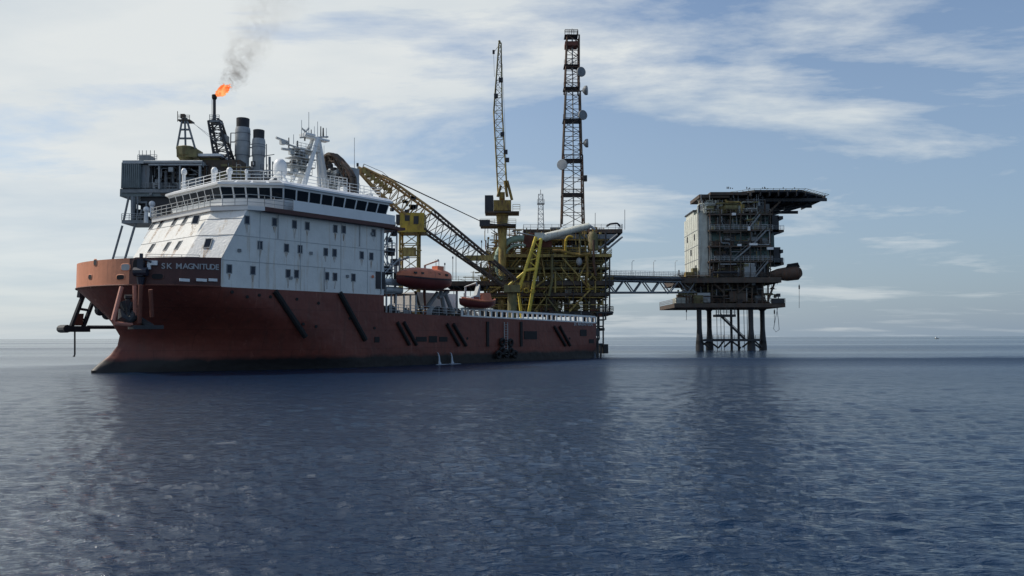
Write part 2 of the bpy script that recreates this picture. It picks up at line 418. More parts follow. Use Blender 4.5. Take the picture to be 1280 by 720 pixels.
# decks closing the hull
za, zb = ztop(TSTEP-.1), ztop(STERN)
hull.add([(STERN+.05,-9.4,zb-.9),(STERN+.05,9.4,zb-.9),(TSTEP,9.4,za-.9),(TSTEP,-9.4,za-.9)], [(0,3,2,1)])
hull.add([(TSTEP,-9.45,za-.9),(TSTEP,9.45,za-.9),(TSTEP,9.45,ZK),(TSTEP,-9.45,ZK)], [(0,1,2,3)])
top = [v for v in rings[-1] if v[0] > TSTEP]
hull.add([(v[0], v[1]*.995, ZK-.02) for v in top], [tuple(range(len(top)))])
hull.build('hull', M['hull'], ship, smooth=True)

# raised bulwark round the bow, faded orange at the front, dark red along the name
LB = (8.3, 8.6, -1.0, 2.3, 2.2, 9.5)
def bul(t): return halfb(LB, t)
ZB0 = S(275, 322).z
zbow = 10.75
def strip(ts, side, z0, z1, grow=.0):
    out = MB(); 
    for k in range(len(ts)-1):
        a, b_ = ts[k], ts[k+1]
        ya, yb = side*bul(a), side*bul(b_)
        out.add([(a,ya,z0),(b_,yb,z0),(b_+grow,yb,z1),(a+grow,ya,z1)], [(0,1,2,3)])
    return out
ARC = [7.1*k/14 for k in range(15)] + [7.1+(8.6-7.1)*math.sin(math.pi/2*k/10) for k in range(1, 11)]
def bul_strip(tlist, sides, mat, name):
    o_ = MB()
    for s_ in sides:
        for k in range(len(tlist)-1):
            a, b_ = tlist[k], tlist[k+1]
            ya, yb = s_*bul(a), s_*bul(b_)
            h = lambda t: ZB0+(zbow-ZB0)*max(0, t)/8.6
            for d in (0, .18):
                ya2 = ya-s_*d if abs(ya) > .3 else ya; yb2 = yb-s_*d if abs(yb) > .3 else yb
                o_.add([(a-d,ya2,ZK+.003),(b_-d,yb2,ZK+.003),(b_-d,yb2,h(b_)),(a-d,ya2,h(a))], [(0,1,2,3)])
            o_.add([(a,ya,h(a)),(b_,yb,h(b_)),(b_-.18,yb-s_*(.18 if abs(yb) > .3 else 0),h(b_)),(a-.18,ya-s_*.18,h(a))], [(0,1,2,3)])
    return o_.build(name, mat, ship, smooth=True)
i_split = 14
bul_strip(ARC[:i_split+1], (1,), M['deckbrown'], 'side_bulwark'); bul_strip(ARC[:i_split+1], (-1,), M['deckbrown'], 'side_bulwark')
bul_strip(ARC[i_split:], (1,-1), M['faded'], 'bow_bulwark')
# rolled rim at the knuckle
rim = MB(); pts = [(t, bul(t)+.03, ZK) for t in ARC]; pts += [(t, -bul(t)-.03, ZK) for t in ARC[::-1][1:]]
rim.path(pts, .09, 6); rim.build('rubbing_strip', M['redbrown'], ship)
# fairlead holes and frames in the bow
def on_bul(px, py):      # nearest point of the bulwark surface seen at this pixel
    best = None
    for k in range(900):
        t = 8.6*(1-(k/900.0)**2)
        p = Vector((t, bul(t), 0)); 
        q = to_world(p.x, p.y, 9.5); d = q-C0
        cc = CM.transposed() @ d; x = 640-FPX*cc.x/cc.z
        e = abs(x-px)
        if best is None or e < best[0]: best = (e, t, bul(t), (q-C0).length)
    t, y = best[1], best[2]
    tn = Vector((-.05, bul(t-.05)-bul(t), 0)).normalized(); nn = Vector((-tn.y, tn.x, 0))
    if nn.y < 0: nn = -nn
    p = SP(px, py, (t, y, 0), nn); return Vector((t, y, p.z)), tn, nn
for px, py, w_, h_, nm, mt in ((119,328,.5,.55,'fairlead','dark'),(113,346,.6,.42,'fairlead','black'),(151,346.5,.8,.45,'fairlead','black'),(157,334,.85,.6,'roller_window','lgrey'),
                          (197,345.5,1.0,.5,'fairlead','black'),(172,334,.9,1.5,'fairlead','black')):
    p, tn, nn = on_bul(px, py); q = MB()
    fr = []
    for sc, dd in ((1.25, .02), (1.0, .05), (1.0, -.02)):
        fr.append([tuple(p+tn*(w_/2*sc*math.copysign(abs(math.cos(a))**.6, math.cos(a)))+Vector((0,0,h_/2*sc*math.copysign(abs(math.sin(a))**.6, math.sin(a))))+nn*dd) for a in [2*math.pi*k/14 for k in range(14)]])
    q.loft(fr[:2], cap=False); f_ = q.build(nm, M['faded'] if px < 165 else M['deckbrown'], ship)
    MB().add([tuple(Vector(v)+nn*.0) for v in fr[1]], [tuple(range(14))]).build('opening', M[mt], f_)
# big dark fairlead sheave on the port bow
p, tn, nn = on_bul(178, 340)
fl = MB(); c = p+nn*.35
fl.cbox((c.x, c.y, 9.9), .55, .5, 1.6, math.atan2(tn.y, tn.x)); fl.bar(c+tn*-.6, c+tn*.6, .42, n=10)
sh = fl.build('fairlead_sheave', M['navy'], ship)
fl = MB(); fl.bar((c.x, c.y, 9.0), (c.x, c.y, 8.3), .4, .25, 8); fl.bar((c.x, c.y, 10.8), (c.x, c.y, 11.2), .16, n=8); fl.bar(c+tn*.3+Vector((0,0,1.2)), c+tn*.9+Vector((0,0,.9)), .1); fl.build('bracket', M['navy'], sh)
p, tn, nn = on_bul(191, 331)
MB().cbox((p.x+nn.x*.1, p.y+nn.y*.1, 10.35), .85, .35, .42, math.atan2(tn.y, tn.x)).cbox((p.x+nn.x*.12-tn.x*.3, p.y+nn.y*.12-tn.y*.3, 10.0), .3, .3, .5, math.atan2(tn.y, tn.x)).build('white_fitting', M['dome'], ship)
# white strips paint in the lit deck seen through the slots
for x0, x1 in ((224, 236.5), (245, 258), (260.5, 271)):
    a = S(x0, 349.2); b_ = S(x1, 350.8)
    MB().box(b_.x, a.x, 9.52, 9.60, a.z-.17, a.z+.10).build('lit_slot_strip', M['dome'], ship)
# name
def text_on(name, body, size, o, ux, uz, mat, parent, depth=.02, sx=1.0):
    cu = bpy.data.curves.new(name, 'FONT'); cu.body = body; cu.size = size; cu.extrude = depth; cu.align_x = 'CENTER'; cu.align_y = 'CENTER'; cu.offset = .012
    cu.space_character = 1.18
    tmp = bpy.data.objects.new(name+'_tmp', cu); col.objects.link(tmp)
    dg = bpy.context.evaluated_depsgraph_get(); me = bpy.data.meshes.new_from_object(tmp.evaluated_get(dg))
    bpy.data.objects.remove(tmp)
    ux = Vector(ux).normalized(); uz = Vector(uz).normalized(); un = ux.cross(uz)
    for v in me.vertices: 
        c_ = v.co.copy(); v.co = Vector(o)+ux*c_.x*sx+uz*c_.y+un*c_.z
    me.materials.clear(); me.materials.append(mat)
    ob = bpy.data.objects.new(name, me); col.objects.link(ob); ob.parent = parent; return ob
ca = S(212, 331); cb_ = S(274, 334)
tm = Vector(((ca.x+cb_.x)/2, 0, (ca.z+cb_.z)/2))
# letters follow the slightly curved bulwark, one short word at a time
nm_pts = [(ca.x+(cb_.x-ca.x)*f) for f in (0.0, 1.0)]
chars = "SK MAGNITUDE"; wd = dict(I=.5, M=1.38, N=1.08); ws = [wd.get(c_, .45 if c_ == ' ' else .92) for c_ in chars]; tot = sum(ws); acc = 0
for c_, w_ in zip(chars, ws):
    f = (acc+w_/2)/tot; acc += w_
    if c_ == ' ': continue
    t = ca.x+(cb_.x-ca.x)*f; y = bul(t)
    tn = Vector((-.1, bul(t-.1)-bul(t), 0)).normalized(); nn = Vector((-tn.y, tn.x, 0)); nn = nn if nn.y > 0 else -nn
    z = ca.z+(cb_.z-ca.z)*f-.03
    text_on('name_letter', c_, .74, Vector((t, y, z))+nn*.045, tn, (0,0,1), M['letter'], ship)
text_on('stern_name', 'SK MAGNITUDE', .62, Vector((S(729,406).x, 9.54, S(729,405.5).z)), (-1,0,0), (0,0,1), M['letter'], ship)

# fender bars, strips, marks on the side
for a, b_ in (((343,364),(381,421)), ((424,366),(456,425)), ((496,403),(511,431)), ((504,402.5),(520,431)), ((558,405),(573,432)), ((566,405),(582,432)), ((692,408),(706,432)), ((699,408),(712,432))):
    p = S(*a); q = S(*b_); m_ = MB(); m_.bar((p.x,9.62,p.z),(q.x,9.62,q.z), .30 if a[0] < 450 else .22, n=8); m_.build('side_fender', M['black'], ship)
for x0 in (609, 651):
    p = S(x0, 402); q = S(x0, 433); m_ = MB(); m_.box(p.x-.22, p.x+.22, 9.5, 9.66, q.z, p.z); m_.build('rubbing_bar', M['black'], ship)
for x0,y0,x1,y1 in ((520,421,533,427),(536,420,546,428),(549,421,559,427),(655,414,671,424),(468,421,474,428),(725,412,733,420),(736,424,742,429)):
    p = S(x0,y0); q = S(x1,y1); m_ = MB(); m_.box(q.x, p.x, 9.5, 9.56, q.z, p.z); m_.build('hull_recess', M['black'], ship)
for x0, y0 in ((290,365),(309,371),(338,371),(324,369),(371,374),(398,379),(430,377),(288,400),(310,406),(355,408),(379,405),(395,408),(437,398),(468,410),(584,423),(712,423),(250,395),(228,387)):
    p = S(x0, y0); b0 = 9.5
    for lv in LZ:
        if lv[0] >= p.z: b0 = min(9.5, halfb(lv, p.x)); break
    if b0 > 9.42: MB().lathe((0,0,0), [(.01,.0),(.16,0),(.16,.05),(.01,.05)], 10).__class__
    if b0 > 9.42:
        m_ = MB(); m_.bar((p.x,b0-.02,p.z),(p.x,b0+.06,p.z), .17, n=10); m_.build('hull_drain', M['black'], ship)
# ladder and tyre fenders hanging at the side
p = S(631, 408); m_ = MB()
for d in (-.35, .35): m_.bar((p.x+d, 9.72, 5.4), (p.x+d, 9.72, .6), .05)
for k in range(14): m_.bar((p.x-.35, 9.72, .8+.33*k), (p.x+.35, 9.72, .8+.33*k), .03, n=4)
m_.build('boarding_ladder', M['lgrey'], ship)
for dx, z in ((-.9, 1.4), (.9, 1.5), (-.85, 2.6), (.85, 2.7), (0, 1.1), (-1.8, 1.0), (1.7, 1.0)):
    m_ = MB(); m_.path([(p.x+dx+.42*math.cos(a), 9.8, z+.42*math.sin(a)) for a in [2*math.pi*k/14 for k in range(15)]], .2, 8); m_.build('tyre_fender', M['black'], ship, smooth=True)

# stern roller gear and rudder-like fender frame behind the transom
m_ = MB()
for (a, b_, r_) in (((STERN-.3,8.6,-.5),(STERN-.3,8.6,6.2),.28), ((STERN-1.2,8.9,-.5),(STERN-1.2,8.9,3.2),.22), ((STERN-.2,8.6,5.6),(STERN-1.4,8.6,5.6),.16), ((STERN-.2,8.6,4.0),(STERN-1.4,8.8,4.0),.16),
                    ((STERN-.2,8.6,2.2),(STERN-2.6,9.0,2.2),.16), ((STERN-2.0,9.0,-.3),(STERN-2.0,9.0,2.3),.16), ((STERN-1.2,8.6,4.8),(STERN-.2,8.8,6.4),.12)):
    m_.bar(a, b_, r_)
m_.box(STERN-1.3, STERN-.35, 8.0, 9.2, 3.5, 4.7)
m_.build('stern_fender_frame', M['dark'], ship)
MB().box(STERN-3.6, STERN-2.3, 8.3, 9.4, .7, 2.2).build('stern_fender_block', M['black'], ship)

# open aft bulwark rail, white with square openings
m_ = MB(); t0 = S(578, 390).x; tz = lambda t: ztop(t)
nbay = 27; a0 = t0; a1 = STERN+.2
for k in range(nbay+1):
    t = a0+(a1-a0)*k/nbay; m_.cbox((t, 9.42, tz(t)+.55), .34, .14, 1.1)
for zz, hh in ((.09,.18),(1.02,.26)):
    m_.loft([[(t, y_, tz(t)+zz+dz) for y_, dz in ((9.34,-hh/2),(9.50,-hh/2),(9.50,hh/2),(9.34,hh/2))] for t in (a0, a1)])
m_.build('cargo_rail', M['white'], ship)
m_ = MB()
for k in range(nbay+1):
    t = a0+(a1-a0)*k/nbay; m_.cbox((t, -9.42, tz(t)+.55), .34, .14, 1.1)
m_.box(a1, a0, -9.5, -9.34, tz(a1)+.9, tz(a1)+1.15); m_.build('cargo_rail', M['white'], ship)
m_ = MB(); m_.rail([(TSTEP-1, 9.35, tz(TSTEP)), (a0, 9.35, tz(a0))], 1.0, .04, 1.3); m_.build('deck_rail', M['lgrey'], ship)

# ---- deckhouse
ZT = 16.15
bot = [(TSTEP, 9.46), (0, 9.46), (2.0, 6.0), (2.0, -6.0), (0, -9.46), (TSTEP, -9.46)]
mid = bot
topo = [(TSTEP, 9.46), (-2.7, 9.46), (-.9, 6.0), (-.9, -6.0), (-2.7, -9.46), (TSTEP, -9.46)]
dh = MB(); zk2 = ZB0-.05
dh.loft([[(x, y, ZK-.01) for x, y in bot], [(x, y, zk2) for x, y in mid], [(x, y, ZT) for x, y in topo]])
dh.build('deckhouse', M['plating'], ship)
seam = MB()
for z in (10.95, 13.5):
    seam.box(TSTEP, -.1-(z-zk2)*.5 if z > zk2 else 0, 9.455, 9.485, z-.03, z+.03)
def lean(pt_b, pt_t, z):
    f = (z-zk2)/(ZT-zk2); return (pt_b[0]+(pt_t[0]-pt_b[0])*f, pt_b[1]+(pt_t[1]-pt_b[1])*f, z)
for z in (13.55, 15.3):
    pp = [lean(bot[i], topo[i], z) for i in (1, 2, 3, 4)]; seam.path([(a+.02, b_, c_) for a, b_, c_ in pp], .03, 4)
seam.build('weld_seam', M['lgrey'], ship)
for tx, z0, z1 in ((-4.2,8.4,16.1),(-9.1,8.4,16.1),(-14.4,8.4,16.1),(-18.2,8.4,13.5)):
    MB().box(tx-.03, tx+.03, 9.455, 9.478, z0, z1).build('weld_seam', M['lgrey'], ship)
for tx, z0, z1, r_ in ((-6.3,13.6,16.1,.05),(-12.2,8.4,11,.05),(-17,13.7,16.1,.06),(-20.2,8.4,16.1,.07)):
    MB().bar((tx,9.53,z0),(tx,9.53,z1),r_,n=6).build('drain_pipe', M['lgrey'], ship)
for tx, z in ((-1.9,12.0),(-10.4,12.4),(-15.3,10.2),(-7.9,9.6),(-18.8,15.3)):
    MB().cbox((tx,9.52,z),.35,.16,.3).build('deck_light', M['grey'], ship)
def window(c, ux, uz, w_, h_, mt='bglass'):
    ux = Vector(ux).normalized(); uz = Vector(uz).normalized(); nn = ux.cross(uz); c = Vector(c)
    def quadring(sw, sh, d): return [tuple(c+ux*(sx*sw/2)+uz*(sz*sh/2)+nn*d) for sx, sz in ((-1,-1),(1,-1),(1,1),(-1,1))]
    m_ = MB(); m_.loft([quadring(w_+.16, h_+.16, -.02), quadring(w_+.16, h_+.16, .05), quadring(w_, h_, .05), quadring(w_, h_, .012)], cap=False)
    f_ = m_.build('window', M['grey'], ship)
    MB().add(quadring(w_, h_, .014), [(0,1,2,3)]).build('pane', M[mt], f_)
PW = [(308.7,275),(343,277.5),(368,280.5),(384,282.5),(419,286),(429.5,287),(467,291),(325,306.5),(358,310),(375,311.5),(407,315),(418,316),(452,319),(464,320.5),
      (286.5,336),(316,338),(360,342),(370.5,342.5),(408.5,345),(418.6,346),(441.6,347)]
for px, py in PW:
    p = S(px, py, 9.46); window((p.x, 9.46, p.z), (-1,0,0), (0,0,1), .44, .74)
def facet_pt(i, px, py):
    a = Vector((*bot[i], zk2)); b_ = Vector((*bot[i+1], zk2)); c_ = Vector((*topo[i], ZT))
    nn = (b_-a).cross(c_-a).normalized(); p = SP(px, py, a, nn)
    ux = (a-b_).normalized(); 
    if nn.x < 0: nn = -nn
    uz = nn.cross(ux).normalized(); 
    if uz.z < 0: uz = -uz
    if ux.cross(uz).dot(nn) < 0: ux = -ux
    return p, ux, uz
for px, py in ((190.6,282),(201.5,280),(218,278),(231,276.3),(189.6,310),(209,308),(223,306.7)):
    p, ux, uz = facet_pt(2, px, py); window(p, ux, uz, .62, .95, 'glass')
for px, py in ((245,274.5),(260,304)):
    p, ux, uz = facet_pt(1, px, py); window(p, ux, uz, .62, .95, 'glass')
# rust runs below the windows: thin streaks of stain on the plating
def stain_mat():
    m, t, b = new_mat('rust_run'); b.inputs['Base Color'].default_value = (.36,.20,.09,1); b.inputs['Roughness'].default_value = .8
    tc = t.nodes.new('ShaderNodeTexCoord'); mp = nd(t, 'ShaderNodeMapping'); mp.inputs['Scale'].default_value = (6, 6, .8); t.links.new(tc.outputs['Object'], mp.inputs[0])
    a = nd(t, 'ShaderNodeTexNoise', Scale=1.5, Detail=5.0); t.links.new(mp.outputs[0], a.inputs['Vector'])
    t.links.new(ramp_n(t, a.outputs[0], [(.38, .0), (.66, .6)]), b.inputs['Alpha']); return m
M['stain'] = stain_mat()
def run(c, ux, uz, w_, h_):
    st = MB(); c = Vector(c); ux = Vector(ux).normalized(); uz = Vector(uz).normalized(); nn = ux.cross(uz)
    st.add([c-ux*w_/2+nn*.012, c+ux*w_/2+nn*.012, c+ux*w_*.15-uz*h_+nn*.012, c-ux*w_*.15-uz*h_+nn*.012], [(0,1,2,3)]); st.build('rust_run', M['stain'], ship)
for px, py in PW:
    p = S(px, py, 9.46); run((p.x, 9.46, p.z-.5), (-1,0,0), (0,0,1), .35, random.uniform(.5, 1.3))
for px, py in ((190.6,282),(201.5,280),(218,278),(231,276.3),(189.6,310),(209,308),(223,306.7)):
    p, ux, uz = facet_pt(2, px, py); run(p-uz*.55, ux, uz, .7, random.uniform(1.2, 2.2))
for px, py in ((245,274.5),(260,304)):
    p, ux, uz = facet_pt(1, px, py); run(p-uz*.55, ux, uz, .6, 1.4)

# ---- bridge
def poly_off(pts, d): return [(x+(d if x > -10 else -d if x < -15 else 0), y+(d if y > 0 else -d)) for x, y in pts]
slab = [(-21.6, 10.3), (-4.2, 10.3), (-2.7, 9.6), (-.6, 6.2), (-.6, -6.2), (-2.7, -9.6), (-4.2, -10.3), (-21.6, -10.3)]
MB().prism([slab[0], slab[1], slab[-2], slab[-1]], ZT+.003, ZT+.42).build('bridge_deck', M['deckbrown'], ship)
MB().prism([(-4.203, 10.3)]+slab[2:6]+[(-4.203, -10.3)], ZT+.003, ZT+.42).build('front_walkway', M['white'], ship)
MB().loft([[(x, y, ZT+.423) for x, y in slab[2:6]], [(x+.12, y, ZT+.50) for x, y in slab[2:6]]]).build('front_coaming', M['white'], ship)
aft = [(-23.6, 9.9), (-21.6, 9.9), (-21.6, -9.9), (-23.6, -9.9)]; MB().prism(aft, ZT+.0, ZT+.3).build('aft_walkway', M['deckbrown'], ship)
ZF = ZT+.43
wb = [(-20.8, 9.3), (-7.0, 9.3), (-2.6, 5.2), (-2.6, -5.2), (-7.0, -9.3), (-20.8, -9.3)]
wtp = [(-21.2, 9.75), (-6.7, 9.75), (-2.0, 5.35), (-2.0, -5.35), (-6.7, -9.75), (-21.2, -9.75)]
Z1, Z2, Z3, Z4 = ZF, ZF+1.15, ZF+2.35, ZF+2.55
def mixp(f): return [(a[0]+(b_[0]-a[0])*f, a[1]+(b_[1]-a[1])*f) for a, b_ in zip(wb, wtp)]
wh = MB(); wh.loft([[(x, y, Z1) for x, y in wb], [(x, y, Z2) for x, y in mixp(.35)], [(x, y, Z3) for x, y in mixp(.95)], [(x, y, Z4) for x, y in wtp]])
wheel = wh.build('wheelhouse', M['bridge_white'], ship)
m2, m3 = mixp(.35), mixp(.95)
def panes(i, n_):
    a, b_ = Vector((*m2[i], Z2)), Vector((*m2[i+1], Z2)); c_, d_ = Vector((*m3[i], Z3)), Vector((*m3[i+1], Z3))
    nn = (b_-a).cross(c_-a).normalized()
    ctr = Vector((-12, 0, 18))
    if nn.dot((a+b_)/2-ctr) < 0: nn = -nn
    for k in range(n_):
        f0, f1 = (k+.07)/n_, (k+.93)/n_
        def pt(f, g): return (a+(b_-a)*f)*(1-g)+(c_+(d_-c_)*f)*g
        m_ = MB(); m_.loft([[tuple(pt(f, g)+nn*dd) for f, g in ((f0,.04),(f1,.04),(f1,.97),(f0,.97))] for dd in (-.01, .03)])
        m_.build('bridge_window', M['glass'], wheel)
panes(0, 9); panes(1, 5); panes(2, 7); panes(3, 4); panes(4, 8)
# roof with a deep white eave
r0 = [(-21.5, 10.0), (-6.6, 10.0), (-1.7, 5.5), (-1.7, -5.5), (-6.6, -10.0), (-21.5, -10.0)]
r1 = [(x*1.0-(.9 if x > -5 else 0), y*.93) for x, y in r0]
MB().loft([[(x, y, Z4+.003) for x, y in r0], [(x, y, Z4+.22) for x, y in r0], [(x, y, Z4+.62) for x, y in r1]]).build('bridge_roof', M['bridge_white'], ship)
ZR = Z4+.62
for k in range(4):   # long recessed panels in the forward port eave
    a = Vector((*r0[1], Z4+.22)); b_ = Vector((*r0[2], Z4+.22)); c_ = Vector((*r1[1], ZR)); d_ = Vector((*r1[2], ZR))
    f0, f1 = (k+.1)/4, (k+.9)/4; nn = (b_-a).cross(c_-a).normalized(); nn = nn if nn.z > 0 else -nn
    def pt(f, g): return (a+(b_-a)*f)*(1-g)+(c_+(d_-c_)*f)*g
    MB().loft([[tuple(pt(f, g)+nn*dd) for f, g in ((f0,.15),(f1,.15),(f1,.8),(f0,.8))] for dd in (.003, .04)]).build('eave_panel', M['lgrey'], ship)
# bulwark plating beside the wheelhouse and the open rails forward
MB().box(-21.6, -7.6, 10.2, 10.28, ZF, ZF+1.1).build('wing_bulwark', M['bridge_white'], ship)
MB().box(-21.6, -7.6, -10.28, -10.2, ZF, ZF+1.1).build('wing_bulwark', M['bridge_white'], ship)
m_ = MB(); m_.rail([(-7.6,10.2,ZF),(-4.2,10.2,ZF),(-2.7,9.5,ZF),(-.55,6.2,ZF),(-.55,-6.2,ZF),(-2.7,-9.5,ZF),(-4.2,-10.2,ZF),(-7.6,-10.2,ZF)], 1.15, .04, 1.1, 3); m_.build('bridge_rail', M['lgrey'], ship)
m_ = MB(); m_.rail([(-20.5,8.9,ZR),(-7.0,8.9,ZR),(-3.2,4.9,ZR),(-3.2,-4.9,ZR),(-7.0,-8.9,ZR),(-20.5,-8.9,ZR),(-20.5,8.9,ZR)], 1.1, .035, 1.5, 3); m_.build('roof_rail', M['dome'], ship)
# things on the roof
def tpt(px, py, t): return T(px, py, t)
for px, py, t, r_ in ((230,214,-4.3,.34),(268,213,-4.8,.38),(287,213,-5.5,.36),(308,214,-7,.2)):
    p = tpt(px, py, t); m_ = MB(); m_.lathe((p.x, p.y, p.z), [(r_*.55,-(p.z-ZR)),(r_*.55,-r_*1.2),(r_*.8,-r_*1.1),(r_*.95,-r_*.3),(r_*.85,r_*.35),(r_*.5,r_*.85),(.02,r_)], 12); m_.build('satellite_dome', M['dome'], ship, smooth=True)
p = tpt(350, 209, -11.5); r_ = .78
m_ = MB(); m_.lathe((p.x, p.y, p.z), [(.3,-(p.z-ZR)),(.3,-1.2),(r_*.8,-1.15),(r_,-.7),(r_,.2),(r_*.8,.65),(r_*.45,.92),(.02,1.0)], 18); m_.build('satellite_dome', M['dome'], ship, smooth=True)
for a, b_ in (((331,232,-8.5),(350,214,-8.5)), ((350,214,-8.5),(362,232,-9))):
    MB().bar(tpt(*a), tpt(*b_), .12).build('handrail_frame', M['dome'], ship)
# radar mast: inclined white legs, platforms, radars, whips
TM = -15.5
mast = MB()
A = S(396, 174, 0)
for yo in (1.9, -1.9):
    ft = S(371, 233, yo*.6); mast.bar((ft.x, yo, ZR), (A.x+.25, yo*.3, A.z), .34, .26, 6)
rl = S(411, 232, 0)
mast.bar((rl.x, 0, ZR), (A.x-.2, 0, A.z), .55, .34, 6); mast.bar((rl.x+1.2, 0, ZR), (A.x-.1, 0, A.z-1.2), .3, .2, 6)
xp = S(378, 173, 0).x; xq = S(409, 173, 0).x
mast.box(xq, xp, -.5, .5, A.z-.1, A.z+.12); mast.box(xp-1.4, xp, -.7, .7, A.z+.1, A.z+.35)
ma = mast.build('radar_mast', M['bridge_white'], ship)
m_ = MB(); l0 = S(362, 233, 0); l1 = S(388, 180, 0)
for dy in (-.3, .3): m_.bar((l0.x, dy, l0.z), (l1.x, dy, l1.z), .06)
for q in range(18): p = l0+(l1-l0)*(q/18); m_.bar((p.x, -.3, p.z), (p.x, .3, p.z), .04, n=4)
m_.build('ladder', M['lgrey'], ma)
for (x0,y0,x1,y1,t) in ((345,172,361,178,0),(352,186,376,189,0),(356,204,370,205,0)):
    p = S(x0,y0,0); q = S(x1,y1,0); m_ = MB(); m_.bar(p, q, .16, n=6); mid_ = (p+q)/2; m_.cbox((mid_.x, mid_.y, mid_.z-.3), .5, .5, .5); m_.bar(mid_-Vector((0,0,.3)), Vector((A.x+1.2, 0, mid_.z-.7)), .12)
    m_.build('radar_scanner', M['lgrey'], ma)
for px, y0, y1, r_ in ((377,150,172,.045),(381,162,176,.10),(386,140,172,.045),(361,172,186,.09),(367,168,180,.05),(372,176,190,.12),(397,152,172,.045),(401,158,173,.09),(404,160,170,.12),(408,160,173,.045),(393,158,172,.04),(389,162,173,.08)):
    m_ = MB(); p = S(px, y1, 0); q = S(px, y0, 0); m_.bar(p, q, r_, r_*.7, 6); m_.build('antenna', M['dark'] if r_ > .06 else M['lgrey'], ma)
for x0,y0,x1,y1 in ((375,172,392,170),(392,172,410,171),(377,160,383,166),(381,166,386,160),(360,185,378,190),(362,192,376,200),(366,202,382,204)):
    m_ = MB(); m_.bar(S(x0,y0,0), S(x1,y1,0), .11, n=6); m_.build('yardarm', M['lgrey'], ma)
m_ = MB()
for k in range(30):
    py = random.uniform(184, 224); px = random.uniform(366-(py-184)*.2, 392-(py-184)*.45); p = S(px, py, random.uniform(-.8,.8)); m_.cbox(p, random.uniform(.2,.9), random.uniform(.2,.8), random.uniform(.12,.5))
    if 1: m_.build('instrument_box', M[random.choice(['lgrey','grey','bridge_white','dark'])], ma); m_ = MB()
for py, x0, x1 in ((186,364,394),(196,362,390),(206,358,388),(216,358,384)):
    p = S(x0, py, 0); q = S(x1, py, 0); MB().box(q.x, p.x, -1.0, 1.0, p.z-.05, p.z+.04).build('mast_platform', M['lgrey'], ma)
    m_ = MB(); m_.rail([(p.x, 1.0, p.z), (q.x, 1.0, p.z)], .7, .03, .6, 2); m_.build('mast_rail', M['lgrey'], ma)
# funnel casing aft of the mast
TF = -19.6
def tp2(px, py): q = tpt(px, py, TF); return q
fn = root_part = MB()
def fbox(x0, y0, x1, y1, d0, d1, nm, mt, par):
    a = tp2(x0, y0); b_ = tp2(x1, y1); m_ = MB(); m_.box(TF+d0, TF+d1, min(a.y,b_.y), max(a.y,b_.y), min(a.z,b_.z), max(a.z,b_.z)); return m_.build(nm, M[mt], par)
fn = fbox(402, 214, 431, 243, -2.2, 0, 'funnel_casing', 'lgrey', ship)
hood = MB()
ol = [(402,207),(405,197),(411,193),(418,194),(425,200),(431,207),(436,214),(440,222),(441,243)]
for d in (.1, -.4):
    for a, b_ in zip(ol[:-1], ol[1:]): hood.bar(tp2(*a)+Vector((d,0,0)), tp2(*b_)+Vector((d,0,0)), .26, n=6)
    inn = [(405,212),(410,203),(414,201),(420,204),(425,211),(430,218),(433,224),(436,232),(436,243)]
    for a, b_ in zip(inn[:-1], inn[1:]): hood.bar(tp2(*a)+Vector((d,0,0)), tp2(*b_)+Vector((d,0,0)), .16, n=5)
    for a, b_ in zip(ol, inn): hood.bar(tp2(*a)+Vector((d,0,0)), tp2(*b_)+Vector((d,0,0)), .12, n=5)
    for a, b_ in zip(ol[1:], inn[:-1]): hood.bar(tp2(*a)+Vector((d,0,0)), tp2(*b_)+Vector((d,0,0)), .10, n=5)
hood.build('exhaust_frame', M['brown'], fn)
for (x0, y0, x1, y1) in ((403,199,409,207),(409,195,417,202),(417,198,424,207),(424,204,430,214),(429,211,436,220),(434,219,440,232),(433,232,440,243)):
    fbox(x0+1, y0+2, x1-1.5, y1-1, -.35, 0, 'exhaust_duct', random.choice(['brown','dark','grey','rust']), fn)
for k in range(10):
    x0 = 404+k*3.4; y0 = 196+k*3.6+random.uniform(-1,1); fbox(x0, y0, x0+random.uniform(2,4.5), y0+random.uniform(1.5,5), .12, .5, 'exhaust_box', random.choice(['dark','lgrey','brown']), fn)
for k in range(16):
    x0 = random.uniform(403, 427); y0 = random.uniform(215, 237); fbox(x0, y0, x0+random.uniform(1.5,4), y0+random.uniform(1.5,6), .02, .3, 'louvre', random.choice(['dark','grey','lgrey','bridge_white']), fn)
for px in (404, 409, 416, 423, 430, 436):
    m_ = MB(); m_.bar(tp2(px, 243)+Vector((.3,0,0)), tp2(px, 205+abs(px-412)*.8)+Vector((.3,0,0)), .07); m_.build('exhaust_pipe', M['grey'], fn)
m_ = MB(); m_.rail([tp2(402,228)+Vector((.5,0,0)), tp2(438,234)+Vector((.5,0,0))], 1.0, .05, .8); m_.build('railing', M['dome'], fn)
m_ = MB(); 
for px, y0 in ((443,172),(405,182),(447,228),(455,232)): 
    p = T(px, 244, -20.8); q = T(px, y0, -20.8); m_.bar((p.x,p.y,ZR), q, .05, .03, 5)
m_.build('whip_antenna', M['lgrey'], ship)
# deck plant on the bridge wings' aft end
m_ = MB(); a = S(452, 246, 8.5)
for k in range(6): 
    m_.cbox((-16.5-k*.8, 7.5-random.random()*5, ZR+.4), .6, .6, random.uniform(.5,1.2))
m_.build('deck_locker', M['bridge_white'], ship)

